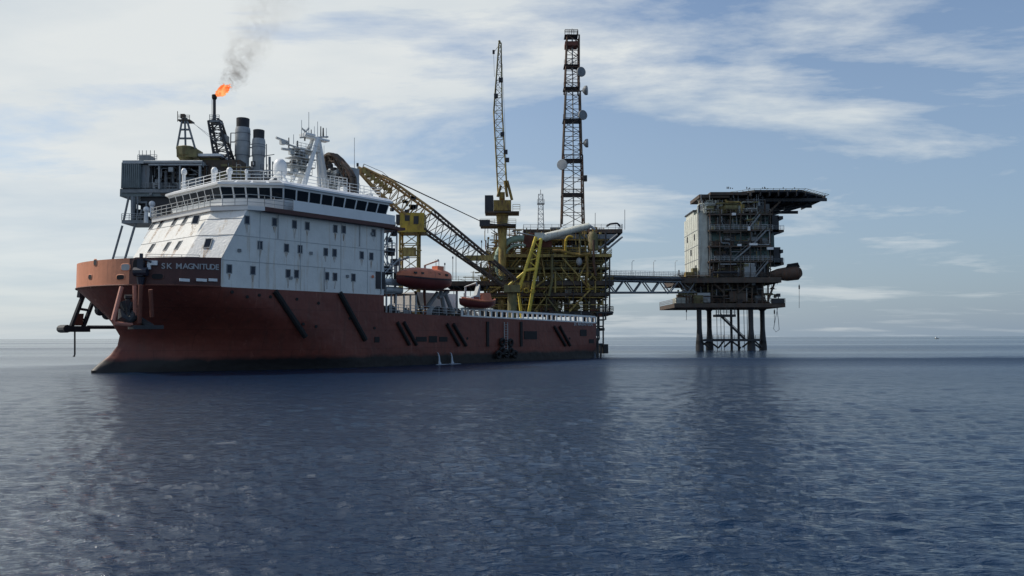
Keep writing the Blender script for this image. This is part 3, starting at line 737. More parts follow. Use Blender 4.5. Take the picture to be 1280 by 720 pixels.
# clutter on the afterside of the deckhouse: ladders, pipes, lamp posts
m_ = MB()
for k in range(4): m_.box(TSTEP-1.9, TSTEP, 3.5, 9.3, 8.6+2.5*k-.1, 8.6+2.5*k)
m_.build('aft_gallery', M['grey'], ship)
m_ = MB()
for k in range(4): m_.rail([(TSTEP, 9.25, 8.6+2.5*k), (TSTEP-1.9, 9.25, 8.6+2.5*k), (TSTEP-1.9, 3.6, 8.6+2.5*k)], 1.0, .04, 1.0)
for z0, z1, x0, x1 in ((8.6,11.1,-.2,-1.7),(11.1,13.6,-1.7,-.2),(13.6,16.1,-.2,-1.7)): m_.bar((TSTEP+x0,9.0,z0),(TSTEP+x1,9.0,z1),.07); m_.bar((TSTEP+x0,8.4,z0),(TSTEP+x1,8.4,z1),.07)
for px, y0, y1 in ((484,345,270),(490,350,300),(496,352,282),(499,352,322)):
    p = S(px, y0, 8.6); q = S(px, y1, 8.6); m_.bar(p, q, .10)
m_.build('gallery_rail', M['lgrey'], ship)
for px, py, s_ in ((489,275,.7),(492,292,.6),(488,315,.9),(493,328,.8),(484,338,1.0),(497,345,.8),(486,300,.6),(490,262,.4)):
    p = S(px, py, 8.4); MB().cbox(p, s_*.9, s_*.8, s_).build('wall_fixture', M['dark'], ship)
p = S(466, 350, 9.2); MB().cbox((p.x-.9, 9.2, p.z), 1.4, .7, 2.0).build('deck_cabinet', M['dark'], ship)
p = S(463.6, 345.5, 9.6); MB().bar((p.x-.3,9.58,p.z),(p.x-.3,9.63,p.z),.18,n=10).build('red_lamp', M['orange'], ship)
for z in (9.0, 9.9):
    MB().bar((TSTEP-.6, 8.9, z), (TSTEP-3.2, 8.9, z), .4, n=12).build('liferaft_canister', M['lgrey'], ship, smooth=True)

# deck equipment between deckhouse and cargo deck
def deckthing(px0, py0, px1, py1, y, d, mat, nm, par=ship):
    a = S(px0, py0, y); b_ = S(px1, py1, y); m_ = MB(); m_.box(min(a.x,b_.x), max(a.x,b_.x), y-d, y, min(a.z,b_.z), max(a.z,b_.z)); return m_.build(nm, mat, par)
dz = ztop(-30)-.9
deckthing(521,365,571,394,5.5,5,M['white'],'winch_house')
deckthing(483,366,520,369,9.0,5,M['dark'],'boat_deck')
deckthing(521,360,577,363,9.0,3,M['redbrown'],'boat_deck')
for px in (483,489,495,505,513,520):
    a = S(px,368,8.8); MB().bar((a.x,8.8,a.z),(a.x,8.8,dz),.12).build('post', M['lgrey'], ship)
for (x0,y0,x1,y1,mt) in ((530,363,532,392,'redbrown'),(519,364,527,392,'brown'),(551,364,556,392,'grey'),(571,363,571,392,'lgrey'),(556,366,566,392,'grey'),(534,384,547,366,'grey'),(548,372,560,364,'grey')):
    a = S(x0,y0,8.2); b_ = S(x1,y1,8.2); MB().bar(a, b_, .28 if mt == 'grey' else .16, n=8).build('davit_leg', M[mt], ship)
for k in range(34):
    px = random.uniform(483, 600); a = S(px, random.uniform(374, 388), 7.6); s_ = random.uniform(.4, 1.3)
    mt = random.choice(['grey','lgrey','teal','ochre','dark','redbrown','navy','brown']); nm = random.choice(['valve_manifold','winch_drum','deck_box','bollard'])
    m_ = MB()
    if nm == 'winch_drum': m_.bar((a.x,6.2,dz+1.0),(a.x,7.6,dz+1.0),s_*.6,n=12); m_.bar((a.x,6.1,dz+1.0),(a.x,6.2,dz+1.0),s_*.9,n=12); m_.bar((a.x,7.6,dz+1.0),(a.x,7.7,dz+1.0),s_*.9,n=12)
    elif nm == 'valve_manifold':
        for q in range(4): m_.bar((a.x+q*.25,7.5,dz),(a.x+q*.25,7.5,dz+1.2+q*.2),.07)
        m_.bar((a.x-.2,7.5,dz+1.0),(a.x+1.0,7.5,dz+1.0),.1)
    elif nm == 'bollard': m_.bar((a.x,8.6,dz),(a.x,8.6,dz+1.0),.18,n=10); m_.bar((a.x+.7,8.6,dz),(a.x+.7,8.6,dz+1.0),.18,n=10); m_.bar((a.x-.3,8.6,dz+.7),(a.x+1,8.6,dz+.7),.09)
    else: m_.cbox((a.x, 7.0, dz+s_*.6), s_*1.2, s_, s_*1.2); m_.cbox((a.x, 7.0, dz+s_*1.25), s_*1.3, s_*1.1, .08)
    m_.build(nm, M[mt], ship)

# anchor racks at the bow
def rack(pts, rad, mat, nm='anchor_rack'):
    m_ = MB()
    for pl in pts: m_.path(pl, rad, 8)
    return m_.build(nm, M[mat], ship, smooth=False)
yy = -9.6
q = lambda px, py, y_=yy: S(px, py, y_)
stb = MB()
for a, b_, r_ in (((107.7,360),(89,409),.26), ((118,372),(104,409),.24), ((99,386),(112,388),.14), ((105,338),(100,372),.34), ((109,409),(146,409),.20), ((96,398),(108,400),.12)):
    stb.bar(q(*a), q(*b_), r_, n=6)
a = q(80,411); b_ = q(109,411.5); stb.cbox((a+b_)/2+Vector((0,0,0)), (b_-a).length, 1.6, .62)
stb.bar(q(80,411)+Vector((0,.9,0)), q(80,411)-Vector((0,.9,0)), .42, n=10)
rk = stb.build('anchor_rack', M['dark'], ship)
m_ = MB(); m_.bar(q(93.5,412), q(93.5,443), .09); m_.path([q(93.5,443)+Vector((0,0,.0)), q(93.2,445.5), q(91.5,445)], .09); m_.build('hook', M['dark'], rk)
m_ = MB(); m_.loft([[tuple(q(px, py, yy+d)) for px, py in ((98,392),(105,392),(103,407),(92,407))] for d in (-.3,.3)]); m_.build('anchor', M['redbrown'], rk)
m_ = MB()
for px, py in ((121,381),(127,386),(131,393),(122,388)): m_.ball(S(px+3, py, -3.0), .55, 8)
m_.build('anchor_fluke', M['dark'], ship)
# port bow: faded pipe frames over a dark recess
yp = 7.6
q2 = lambda px, py, y_=yp: S(px, py, y_)
m_ = MB(); m_.path([q2(152,359,6.6), q2(141,401), q2(143,404.5), q2(165,406)], .20, 8); m_.path([q2(168,357,7.4), q2(169,399)], .18, 8); m_.path([q2(169,387), q2(176,386)], .15, 8)
pr = m_.build('anchor_rack', M['pinkpipe'], ship)
m_ = MB(); a = q2(163,408); b_ = q2(200,410,8.2); m_.loft([[(a.x,a.y-.5,a.z+.1),(a.x,a.y+.6,a.z+.1),(a.x,a.y+.6,a.z-.25),(a.x,a.y-.5,a.z-.25)], [(b_.x,b_.y-.6,b_.z+.25),(b_.x,b_.y+.7,b_.z+.25),(b_.x,b_.y+.7,b_.z-.1),(b_.x,b_.y-.6,b_.z-.1)]]); m_.bar(q2(175,400), q2(190,409,8.2), .3); m_.build('bolster', M['dark'], pr)
m_ = MB(); m_.path([q2(160,370,6.6), q2(160,384,6.9), q2(161,400,7.2)], [.22,.26,.3], 8); m_.path([q2(150,386,6.9), q2(153,396,7.1), q2(161,401,7.3), q2(167,396,7.4), q2(169,386,7.5)], [.12,.45,.5,.45,.12], 8); m_.bar(q2(156,371,6.8), q2(165,371,6.9), .2); m_.path([q2(155,376,6.5), q2(160,390,6.6), q2(166,378,6.8)], [.5,.75,.4], 8); m_.build('anchor', M['dark'], pr)
m_ = MB(); m_.bar(q2(176,356,8.3), q2(174,404,8.0), .20, n=8); m_.build('chain_guide', M['redbrown'], ship)
m_ = MB(); m_.bar(q2(188,362,9.1), q2(190,396,8.6), .18, n=8); m_.build('pipe_fender', M['redbrown'], ship)

# small railing and light mast on the foredeck
m_ = MB(); m_.rail([(1.2,7.5,ZB0-.3),(5.5,5.5,ZB0-.4)], .6, .03, 1.5); m_.build('foredeck_rail', M['lgrey'], ship)

# ================================================================== boats on the ship's side
def hullform(L_, B_, D_, n=18, blunt=.35, sheer=.1):
    """closed boat hull, x forward, rings from stern to bow"""
    rings = []
    for k in range(n+1):
        u = -1+2*k/n; s_ = (1-abs(u)**2.6)**.6 if abs(u) < 1 else 0; s_ = max(s_, .05)
        b_ = B_/2*s_; zt = D_*(1+sheer*u*u); zb_ = D_*.55*abs(u)**3
        rings.append([(u*L_/2, y, z) for y, z in ((-b_, zt), (-b_*.97, zt*.6+zb_*.4), (-b_*.6, zb_+(zt-zb_)*.15), (0, zb_), (b_*.6, zb_+(zt-zb_)*.15), (b_*.97, zt*.6+zb_*.4), (b_, zt))])
    return rings
p0 = S(531, 363, 10.0)
lb = root('lifeboat', to_world(p0.x, 10.0, p0.z), 'large enclosed lifeboat with faded orange canopy hanging behind the white deckhouse', 'lifeboat', rz=SHIP_RZ, org=False)
LL = abs(S(497,350,10).x-S(565,350,10).x)
MB().loft(hullform(LL, 2.8, 1.45)).build('hull', M['boatred'], lb, smooth=True)
can = []
for k in range(19):
    u = -1+2*k/18; s_ = max(.06, (1-abs(u)**2.8)**.55 if abs(u) < 1 else .06); b_ = 1.42*s_; z0 = 1.47*(1+.1*u*u); h_ = 1.25*s_**.6
    can.append([(u*LL/2*.985, b_*math.cos(a)*(1 if abs(math.cos(a)) < .8 else 1), z0+h_*(1 if u < .45 else 1-.35*(u-.45)/.55)*max(0, math.sin(a))**.6) for a in [math.pi*j/8 for j in range(9)]])
MB().loft(can).build('canopy', M['orange'], lb, smooth=True)
MB().cbox((1.4*-1.6,0,2.85), 1.1, 1.0, .5).build('conning_hatch', M['orange'], lb)
m_ = MB(); m_.path([(u*LL/2*.97, 1.46*max(.06,(1-abs(u)**2.6)**.6), 1.35*(1+.1*u*u)) for u in [-.98+.14*k for k in range(15)]], .07, 6); m_.build('fender_rope', M['dark'], lb)
m_ = MB()
for u in (-.55,-.25,.05,.35,.6): m_.cbox((u*LL/2, 1.28, 1.95), .45, .1, .25)
m_.build('porthole', M['glass'], lb)
m_ = MB()
for sx in (-1, 1): m_.path([(sx*2.5,-2.6,-1.6),(sx*2.5,-2.6,3.4),(sx*2.5,-.2,3.9)], .16, 6); m_.bar((sx*2.5,-.1,3.9),(sx*2.5,-.1,2.4),.04)
m_.build('davit', M['lgrey'], ship)
ob = bpy.data.objects['davit']; ob.location = (p0.x, 10.0, p0.z)
p1 = S(597, 386, 9.9)
rb = root('rescue_boat', to_world(p1.x, 9.9, p1.z), 'small open red rescue boat with orange cover slung near the white cargo rail', 'rescue boat', rz=SHIP_RZ, org=False)
L2 = abs(S(573,380,9.9).x-S(617,380,9.9).x)
MB().loft(hullform(L2, 2.1, .95, sheer=.35)).build('hull', M['boatred'], rb, smooth=True)
m_ = MB(); m_.path([(u*L2/2*.97, 1.02*max(.05,(1-abs(u)**2.6)**.6), .98*(1+.35*u*u)) for u in [-.98+.14*k for k in range(15)]], .14, 8); m_.build('fender_tube', M['orange'], rb, smooth=True)
m_ = MB(); m_.loft([[(-x, y*.9, z) for y, z in ((-.8,1.1),(-.7,1.1+h),(.7,1.1+h),(.8,1.1))] for x, h in ((.1,.2),(.5,1.0),(1.8,1.05),(2.1,.3))]); m_.build('cover', M['orange'], rb)
m_ = MB(); m_.loft([[(x, y, z) for y, z in ((-.35,1.2),(.35,1.2),(.3,1.3+h),(-.3,1.3+h))] for x, h in ((1.7,.1),(.5,.5),(-.1,1.9),(-.15,1.8))]); m_.build('windscreen', M['lgrey'], rb)
MB().cbox((.6,0,1.2), .9, .9, .7).build('console', M['boatred'], rb)
m_ = MB(); m_.path([(0,-2.2,-1.8),(0,-2.2,3.0),(0,-.2,3.4)], .14, 6); m_.bar((0,-.2,3.4),(0,-.2,1.4),.04); dv = m_.build('davit', M['lgrey'], ship); dv.location = (p1.x, 9.9, p1.z)
# small boat stowed by the deckhouse corner
p2 = S(479, 351, 9.4)
sb_ = root('rescue_boat', to_world(p2.x-.6, 8.9, p2.z-.3), 'tiny red and white boat nosing out beside the lifeboat at the deckhouse corner', 'rescue boat', rz=SHIP_RZ, org=False)
MB().loft(hullform(2.6, 1.2, .6, sheer=.3)).build('hull', M['dome'], sb_, smooth=True)
MB().cbox((.7,0,.72), .9, .8, .3).build('seat_cover', M['orange'], sb_)
m_ = MB(); m_.bar((.9,-.1,.8), (-2.2,-.3,3.2), .09); m_.bar((.9,.5,.8), (-2.2,.3,3.2), .09); m_.build('launch_arm', M['lgrey'], sb_)

# water pumped overboard
m, t, b = new_mat('white_foam'); b.inputs['Base Color'].default_value = (.42,.47,.52,1); b.inputs['Roughness'].default_value = .7
M['foam'] = m
for k, px in enumerate((547, 563)):
    p = S(px, 441, 9.6); L0 = to_world(p.x, 9.6, 0)
    wj = root('water_jet', L0, ('left' if k == 0 else 'right')+' one of the two white cooling water jets spilling from the red hull side', 'water jet', rz=SHIP_RZ, org=False, group='water jets at the hull side')
    MB().path([(0,-.05,p.z),(.02,.14,p.z-.06),(-.02,.26,p.z-.5),(.03,.34,.35),(0,.4,.05)], [.05,.07,.09,.13,.22], 8).build('stream', M['foam'], wj, smooth=True)
    m_ = MB(); rr = [(.95*(1+.35*math.sin(3*a+k))*math.cos(a), .7+.45*(1+.3*math.sin(5*a+k))*math.sin(a)) for a in [2*math.pi*j/20 for j in range(20)]]
    m_.loft([[(x, y, .0) for x, y in rr], [(x*.8, .7+(y-.7)*.8, .05) for x, y in rr]]); m_.build('foam_patch', M['foam'], wj, smooth=True)

exec_platforms = True
# ================================================================== PLATFORM KIT
def columns(par, xs, ys, z0, z1, r_, mat, nm='column'):
    for x in xs:
        for y in ys:
            MB().bar((x, y, z0), (x, y, z1), r_, n=10).build(nm, M[mat], par, smooth=True)
def elbow(pts, r_, n=8):
    """pipe through corners with rounded bends"""
    pts = [Vector(p) for p in pts]; out = [pts[0]]
    for k in range(1, len(pts)-1):
        a, b_, c_ = pts[k-1], pts[k], pts[k+1]; d1 = (a-b_); d2 = (c_-b_)
        q_ = min(r_*3, d1.length*.4, d2.length*.4); d1.normalize(); d2.normalize()
        for f in (0, .5, 1):
            w1 = (1-f)**2; w2 = 2*f*(1-f); w3 = f*f
            out.append((b_+d1*q_)*w1 + b_*w2 + (b_+d2*q_)*w3)
    out.append(pts[-1]); return out
def greeble(par, x0, x1, y0, y1, z0, z1, npipe, nbox, nves, mats, rnd, rails=True):
    for k in range(npipe):
        r_ = rnd.choice((.08,.12,.16,.22,.3)); y = rnd.uniform(y0-.5, y0+(y1-y0)*.5)
        xa = rnd.uniform(x0, x1); xb = min(x1, max(x0, xa+rnd.uniform(-7, 7))); za = rnd.uniform(z0, z1); zb_ = rnd.uniform(z0, z1)
        ps = [(xa, y, z0), (xa, y, za), (xb, y, za), (xb, y, zb_ if abs(zb_-za) > .8 else z1)] if rnd.random() < .6 else [(xa, y, za), (xb, y, za), (xb, y+rnd.uniform(2, 5), za)]
        MB().path(elbow(ps, r_), r_, 7).build('pipe', M[rnd.choice(mats)], par, smooth=True)
    for k in range(nbox):
        w_ = rnd.uniform(.6, 2.6); h_ = min(rnd.uniform(.5, 2.4), (z1-z0)*.9); d = rnd.uniform(.8, 3); x = rnd.uniform(x0, max(x0+.1, x1-w_)); y = rnd.uniform(y0, y0+(y1-y0)*.5)
        m_ = MB(); m_.box(x, x+w_, y, y+d, z0+.02, z0+h_)
        for q_ in range(int(w_/.35)): m_.box(x+.1+q_*.35, x+.18+q_*.35, y-.06, y, z0+.1, z0+h_-.1)
        m_.box(x-.08, x+w_+.08, y-.1, y+d+.1, z0+h_, z0+h_+.08)
        m_.build('equipment_cabinet', M[rnd.choice(mats)], par)
    for k in range(nves):
        rr = rnd.uniform(.5, 1.1); l = rnd.uniform(2, 4.5); x = rnd.uniform(x0+1, max(x0+1.1, x1-l)); y = rnd.uniform(y0+.5, y0+(y1-y0)*.5)
        m_ = MB()
        if rnd.random() < .5:
            z = z0+rr+.4; m_.path([(x,y,z),(x+.3,y,z),(x+l-.3,y,z),(x+l,y,z)], [rr*.5,rr,rr,rr*.5], 14); m_.box(x+.5,x+.8,y-rr*.8,y+rr*.8,z0,z); m_.box(x+l-.8,x+l-.5,y-rr*.8,y+rr*.8,z0,z)
        else:
            h_ = min(l, z1-z0-.3); m_.lathe((x, y, z0), [(rr,0),(rr,h_*.85),(rr*.8,h_*.95),(.05,h_)], 14); m_.path(elbow([(x,y,z0+h_),(x,y,z0+h_+.4),(x+1.5,y,z0+h_+.4)],.12),.12,6)
        m_.build('pressure_vessel', M[rnd.choice(mats)], par, smooth=True)
def deck(par, x0, x1, y0, y1, z, th, mat, rail=True, railmat='ochre'):
    m_ = MB(); m_.box(x0, x1, y0, y1, z-.12, z)
    nb = max(2, int((x1-x0)/2.4))
    m_.box(x0, x1, y0, y0+.25, z-th, z-.12); m_.box(x0, x1, y1-.25, y1, z-th, z-.12); m_.box(x0, x0+.25, y0+.25, y1-.25, z-th, z-.12); m_.box(x1-.25, x1, y0+.25, y1-.25, z-th, z-.12)
    for k in range(1, nb): x = x0+(x1-x0)*k/nb; m_.box(x-.1, x+.1, y0+.25, y1-.25, z-th*.85, z-.12)
    d = m_.build('deck', M[mat], par)
    if rail:
        m_ = MB(); m_.rail([(x0,y1,z),(x0,y0,z),(x1,y0,z),(x1,y1,z)], 1.1, .045, 1.5, 3); m_.build('railing', M[railmat], par)
    return d
rnd = random.Random(23)

# ================================================================== MAIN (right of the ship) PRODUCTION PLATFORM
YP = 178.0
X = lambda px, Y=YP: P(px, 400, Y).x
Z = lambda py, Y=YP, px=690: P(px, py, Y).z
mp_ = root('offshore_platform', (X(690), YP+11, 0), 'large yellow and rust brown production platform behind the stern of the ship', 'oil platform')
cols_x = [X(616), X(645), X(675), X(705), X(733), X(752)]
columns(mp_, [X(640), X(690), X(742)], [YP+1.5, YP+19], -3, Z(352), .75, 'brown')
columns(mp_, cols_x, [YP+.6], Z(352), Z(320), .30, 'olive')
columns(mp_, cols_x[2:], [YP+.6], Z(320), Z(290), .28, 'ochre')
columns(mp_, [X(618), X(682), X(750)], [YP+20], Z(352), Z(290), .35, 'brown')
deck(mp_, X(655), X(781), YP+2, YP+20, Z(285), .9, 'brown', True, 'grey')
deck(mp_, X(690), X(771), YP, YP+14, Z(293), 1.0, 'grey', False)
deck(mp_, X(608), X(765), YP-1, YP+20, Z(318), .7, 'ochre')
deck(mp_, X(600), X(762), YP, YP+20, Z(334), .5, 'olive')
deck(mp_, X(556), X(768), YP, YP+22, Z(351), 1.0, 'brown')
deck(mp_, X(605), X(762), YP, YP+20, Z(366), .7, 'brown')
deck(mp_, X(600), X(767), YP+1, YP+20, Z(389), .8, 'dark')
deck(mp_, X(640), X(757), YP+2, YP+18, Z(410), .6, 'dark', False)
yel = ['ochre','olive','yellow','brown','redbrown','rust','ochre']
brn = ['brown','rust','dark','olive','redbrown','grey','brown']
mixm = ['brown','rust','olive','grey','redbrown','dark','ochre','lgrey','green']
greeble(mp_, X(608), X(758), YP+.5, YP+18, Z(318)+.0, Z(298), 16, 5, 5, mixm, rnd)
greeble(mp_, X(660), X(765), YP+3, YP+18, Z(285), Z(281), 3, 3, 0, ['grey','brown','ochre'], rnd)
greeble(mp_, X(610), X(758), YP, YP+18, Z(334), Z(321), 14, 8, 4, yel+['lgrey','rust'], rnd)
greeble(mp_, X(600), X(760), YP, YP+18, Z(351), Z(337), 16, 9, 4, yel, rnd)
greeble(mp_, X(608), X(760), YP, YP+18, Z(366), Z(353), 16, 10, 4, brn+['ochre'], rnd)
greeble(mp_, X(612), X(755), YP+1, YP+18, Z(389), Z(368), 16, 10, 5, ['dark','brown','olive','brown','ochre'], rnd)
greeble(mp_, X(715), X(750), YP+1, YP+10, Z(430), Z(395), 8, 0, 0, ['dark','brown'], rnd)
def fine_pipes(par, x0, x1, y0, y1, z0, z1, n_, mt, nm='small_bore_pipework'):
    m_ = MB()
    for k in range(n_):
        r_ = rnd.choice((.05,.07,.09,.12)); y = rnd.uniform(y0, y1); xa = rnd.uniform(x0, x1); za = rnd.uniform(z0, z1)
        c_ = rnd.random()
        if c_ < .4: m_.bar((xa,y,za), (xa,y,min(z1,za+rnd.uniform(1,4))), r_, n=5)
        elif c_ < .8: m_.bar((xa,y,za), (min(x1,xa+rnd.uniform(1,5)),y,za), r_, n=5)
        elif c_ < .9: m_.cbox((xa,y,za), rnd.uniform(.3,1.1), .4, rnd.uniform(.3,1.0))
        else: m_.bar((xa,y,za), (min(x1,xa+rnd.uniform(1,3)),y,max(z0,za-rnd.uniform(1,3))), r_, n=5)
    o_ = m_.build(nm, M[mt], par, stuff=True); return o_
for mt, n_ in (('ochre',300),('olive',240),('brown',200),('grey',90),('dark',110),('redbrown',80),('lgrey',44),('dyellow',120),('yellow',30)):
    hi = Z(285) if mt not in ('yellow',) else Z(318)
    fine_pipes(mp_, X(606), X(760), YP-.6, YP+6, Z(395), hi, n_, mt)
fine_pipes(mp_, X(565), X(640), YP-.6, YP+6, Z(395), Z(353), 60, 'brown')
fine_pipes(mp_, X(565), X(640), YP-.6, YP+6, Z(351), Z(338), 30, 'olive')
# plant room walls on each level, dark colours standing in for deep shade
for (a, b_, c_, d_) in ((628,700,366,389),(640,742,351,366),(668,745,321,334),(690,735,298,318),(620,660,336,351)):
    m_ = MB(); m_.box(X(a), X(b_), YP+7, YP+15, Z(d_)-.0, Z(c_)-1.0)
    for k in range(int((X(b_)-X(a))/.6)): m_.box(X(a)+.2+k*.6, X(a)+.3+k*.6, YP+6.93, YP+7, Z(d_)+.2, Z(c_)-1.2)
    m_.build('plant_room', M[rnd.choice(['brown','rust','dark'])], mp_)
for y0 in (300, 310, 326, 342, 359, 372, 381):
    m_ = MB(); LN(m_, 612, y0, 760, y0, YP-.2, .13); m_.build('frame_beam', M[rnd.choice(['ochre','olive','ochre','dyellow'])], mp_)
for k in range(22):
    px = rnd.uniform(612, 758); lv = rnd.choice(((290,318),(318,334),(334,351),(351,366),(366,389))); m_ = MB()
    if rnd.random() < .5: LN(m_, px, lv[0], px, lv[1], YP-.3, .16)
    else: LN(m_, px, lv[0], px+rnd.choice((-1,1))*(lv[1]-lv[0])*.8, lv[1], YP-.3, .16)
    m_.build('frame_post', M[rnd.choice(['ochre','olive','dyellow','ochre','rust'])], mp_)
# recognisable pieces
m_ = MB(); BX(m_, 655, 294, 690, 309, YP-.5, 3); m_.build('red_module', M['redbrown'], mp_)
for a, b_ in (((703,322),(738,362)), ((736,322),(722,351)), ((660,366),(694,340)), ((694,340),(694,366)), ((613,366),(640,351)), ((676,318),(682,350)), ((738,362),(712,389)), ((752,318),(778,296)), ((748,312),(772,293))):
    m_ = MB(); LN(m_, *a, *b_, YP-.4, .22); m_.build('diagonal_brace', M['ochre'] if a[0] < 745 else M['grey'], mp_)
for pl, r_, mt in (([(707,318),(707,300),(711,295),(716,297)], .3, 'yellow'), ([(690,314),(699,313),(722,319),(738,318)], .36, 'dyellow'), ([(716,290),(722,288),(725,292),(725,318)], .26, 'olive'), ([(733,320),(735,338),(733,352),(737,358)], .3, 'dyellow'),
                   ([(667,300),(664,330),(660,351)], .28,'ochre'), ([(690,318),(690,351),(686,370)], .3,'olive'), ([(742,300),(742,330),(745,345)], .3,'rust')):
    MB().path(elbow([P(x, y, YP-1.2) for x, y in pl], r_), r_, 8).build('process_pipe', M[mt], mp_, smooth=True)
m_ = MB(); m_.ball(P(724,327,YP-.5), .7, 12, 1.4); m_.build('white_drum', M['lgrey'], mp_, smooth=True)
m_ = MB(); m_.lathe(P(741,313,YP), [(1.2,0),(1.2,3.4),(.6,4.2)], 14); m_.build('tank', M['olive'], mp_, smooth=True)
# arc of big green pipe
c = P(650, 327, YP-1.2); R1 = 5.2
MB().path([(c.x+R1*math.cos(a), c.y, c.z+R1*math.sin(a)) for a in [R(80)+R(145)*k/18 for k in range(19)]], .72, 12).build('green_pipe_bend', M['green'], mp_, smooth=True)
MB().path([(c.x+(R1-1.5)*math.cos(a), c.y-.2, c.z+(R1-1.5)*math.sin(a)) for a in [R(70)+R(150)*k/18 for k in range(19)]], .3, 10).build('green_pipe_bend', M['green'], mp_, smooth=True)
# right-hand edge: galleries, posts, boat landing
for a, b_ in (((757,290),(757,400)), ((762,318),(762,392)), ((747,392),(747,440)), ((754,392),(754,432))):
    m_ = MB(); LN(m_, *a, *b_, YP-.6, .18); m_.build('riser', M['dark'], mp_)
for x0,y0,x1 in ((745,390,767),(748,399,756),(745,407,755)):
    m_ = MB(); BX(m_, x0, y0, x1, y0+1.6, YP-1, 3); m_.build('gallery', M['dark'], mp_)
m_ = MB(); m_.rail([P(748,389.5,YP-1), P(767,389.5,YP-1)], 1.1, .05, 1.2); m_.build('railing', M['dark'], mp_)
for x0, y0 in ((781,262),(744,266),(744,283)):
    m_ = MB(); LN(m_, x0, y0, x0, 287, YP+3, .06); m_.build('lamp_post', M['grey'], mp_)
MB().path(elbow([P(758,283,YP+2), P(762,280,YP+2), P(772,279,YP+2), P(775,283,YP+2)], .2), .22, 8).build('vent_pipe', M['dark'], mp_, smooth=True)
for x0, y0 in ((610,298),(602,302),(570,318),(566,322),(545,326),(556,330)):
    m_ = MB(); LN(m_, x0, y0, x0, 350, YP+4, .07); m_.cbox(P(x0,y0,YP+4), .3,.3,.5); m_.build('lamp_post', M['grey'], mp_)

# lattice communications tower
YT = 186.0
ta = P(715.5, 282, YT); tb = P(716, 46, YT)
tw = root('communication_tower', ta, 'tall dark red lattice tower with round dish antennas on the production platform', 'tower')
zz = [ta.z+(tb.z-ta.z)*f for f in (0,.36,.7,1.0)]; ww = [5.1, 4.3, 3.3, 2.8]
for k in range(3):
    a = Vector((ta.x+(tb.x-ta.x)*k/3, YT, zz[k])); b_ = Vector((ta.x+(tb.x-ta.x)*(k+1)/3, YT, zz[k+1]))
    a.x = ta.x+(k*.02); m_ = MB(); m_.lattice(a, b_, ww[k], ww[k+1], (6,7,7)[k], .19, .085); m_.build('lattice_section', M[('rust','brown','rust')[k]], tw)
m_ = MB()
for f in (.16,.34,.55,.72,.84,1.0): 
    w_ = 5.1-2.3*f; z = ta.z+(tb.z-ta.z)*f; m_.box(ta.x-w_/2-.2, ta.x+w_/2+.2, YT-w_/2-.2, YT+w_/2+.2, z-.12, z); m_.rail([(ta.x-w_/2-.2,YT-w_/2-.2,z),(ta.x+w_/2+.2,YT-w_/2-.2,z)], 1.0, .04, .8); m_.build('platform_ring', M['dark'], tw); m_ = MB()
m_ = MB(); z = tb.z; m_.box(ta.x-1.5, ta.x+1.5, YT-1.5, YT+1.5, z-2.6, z-1.6); m_.build('top_cage', M['redbrown'], tw); m_ = MB(); m_.rail([(ta.x-1.5,YT-1.5,z),(ta.x+1.5,YT-1.5,z),(ta.x+1.5,YT+1.5,z)], 1.2, .06, 1.0); m_.build('top_rail', M['brown'], tw); MB().bar((ta.x,YT,z-.2),(ta.x+.3,YT,z+2),.06).build('lightning_rod', M['brown'], tw)
m_ = MB(); m_.bar((ta.x+.3,YT,ta.z),(ta.x+.3,YT,tb.z),.16); m_.build('cable_run', M['lgrey'], tw)
for px, py, r_, az in ((726,90,1.15,.5),(732,113,1.1,1.3),(728,144,1.15,.5),(733,179,1.0,1.4),(703,206,1.25,-.35)):
    c = P(px, py, YT-2.4); d = Vector((math.sin(az), -math.cos(az), 0)); e = Vector((d.y, -d.x, 0)); rings = []
    for rr, q_ in ((r_*.35,-.7),(r_*.9,-.25),(r_,.0),(r_,.35),(r_*.96,.4),(.05,.46)):
        rings.append([tuple(c+d*q_+e*(rr*math.cos(a))+Vector((0,0,rr*math.sin(a)))) for a in [2*math.pi*k/18 for k in range(18)]])
    dm = MB().loft(rings).build('dish_antenna', M['grey'] if px > 710 else M['lgrey'], tw, smooth=True)
    MB().bar(c-d*.4, (ta.x+(1.3 if px > 710 else -2), YT-1.6, c.z), .14).build('dish_bracket', M['dark'], dm)
m_ = MB(); BX(m_, 730, 219, 734, 226, YT-1, 1); LN(m_, 722, 224, 731, 224, YT-1, .1); m_.build('equipment_box', M['dark'], tw)

# slim lattice mast
ma_ = P(676, 286, 184); mb2 = P(676, 243, 184)
sm = root('lattice_mast', ma_, 'short slim grey lattice mast left of the tall communications tower', 'mast')
MB().lattice(ma_, (ma_.x, 184, mb2.z), 1.3, 1.0, 7, .09, .05).build('mast_body', M['lgrey'], sm)
m_ = MB(); c = P(676,255,184); m_.cbox(c, 1.7,1.5,.12); m_.rail([(c.x-.85,183.2,c.z),(c.x+.85,183.2,c.z)], .9,.04,.8); m_.build('mast_platform', M['grey'], sm)
MB().bar((ma_.x,184,mb2.z),(ma_.x,184,mb2.z+1.1),.06).build('antenna', M['dark'], sm)

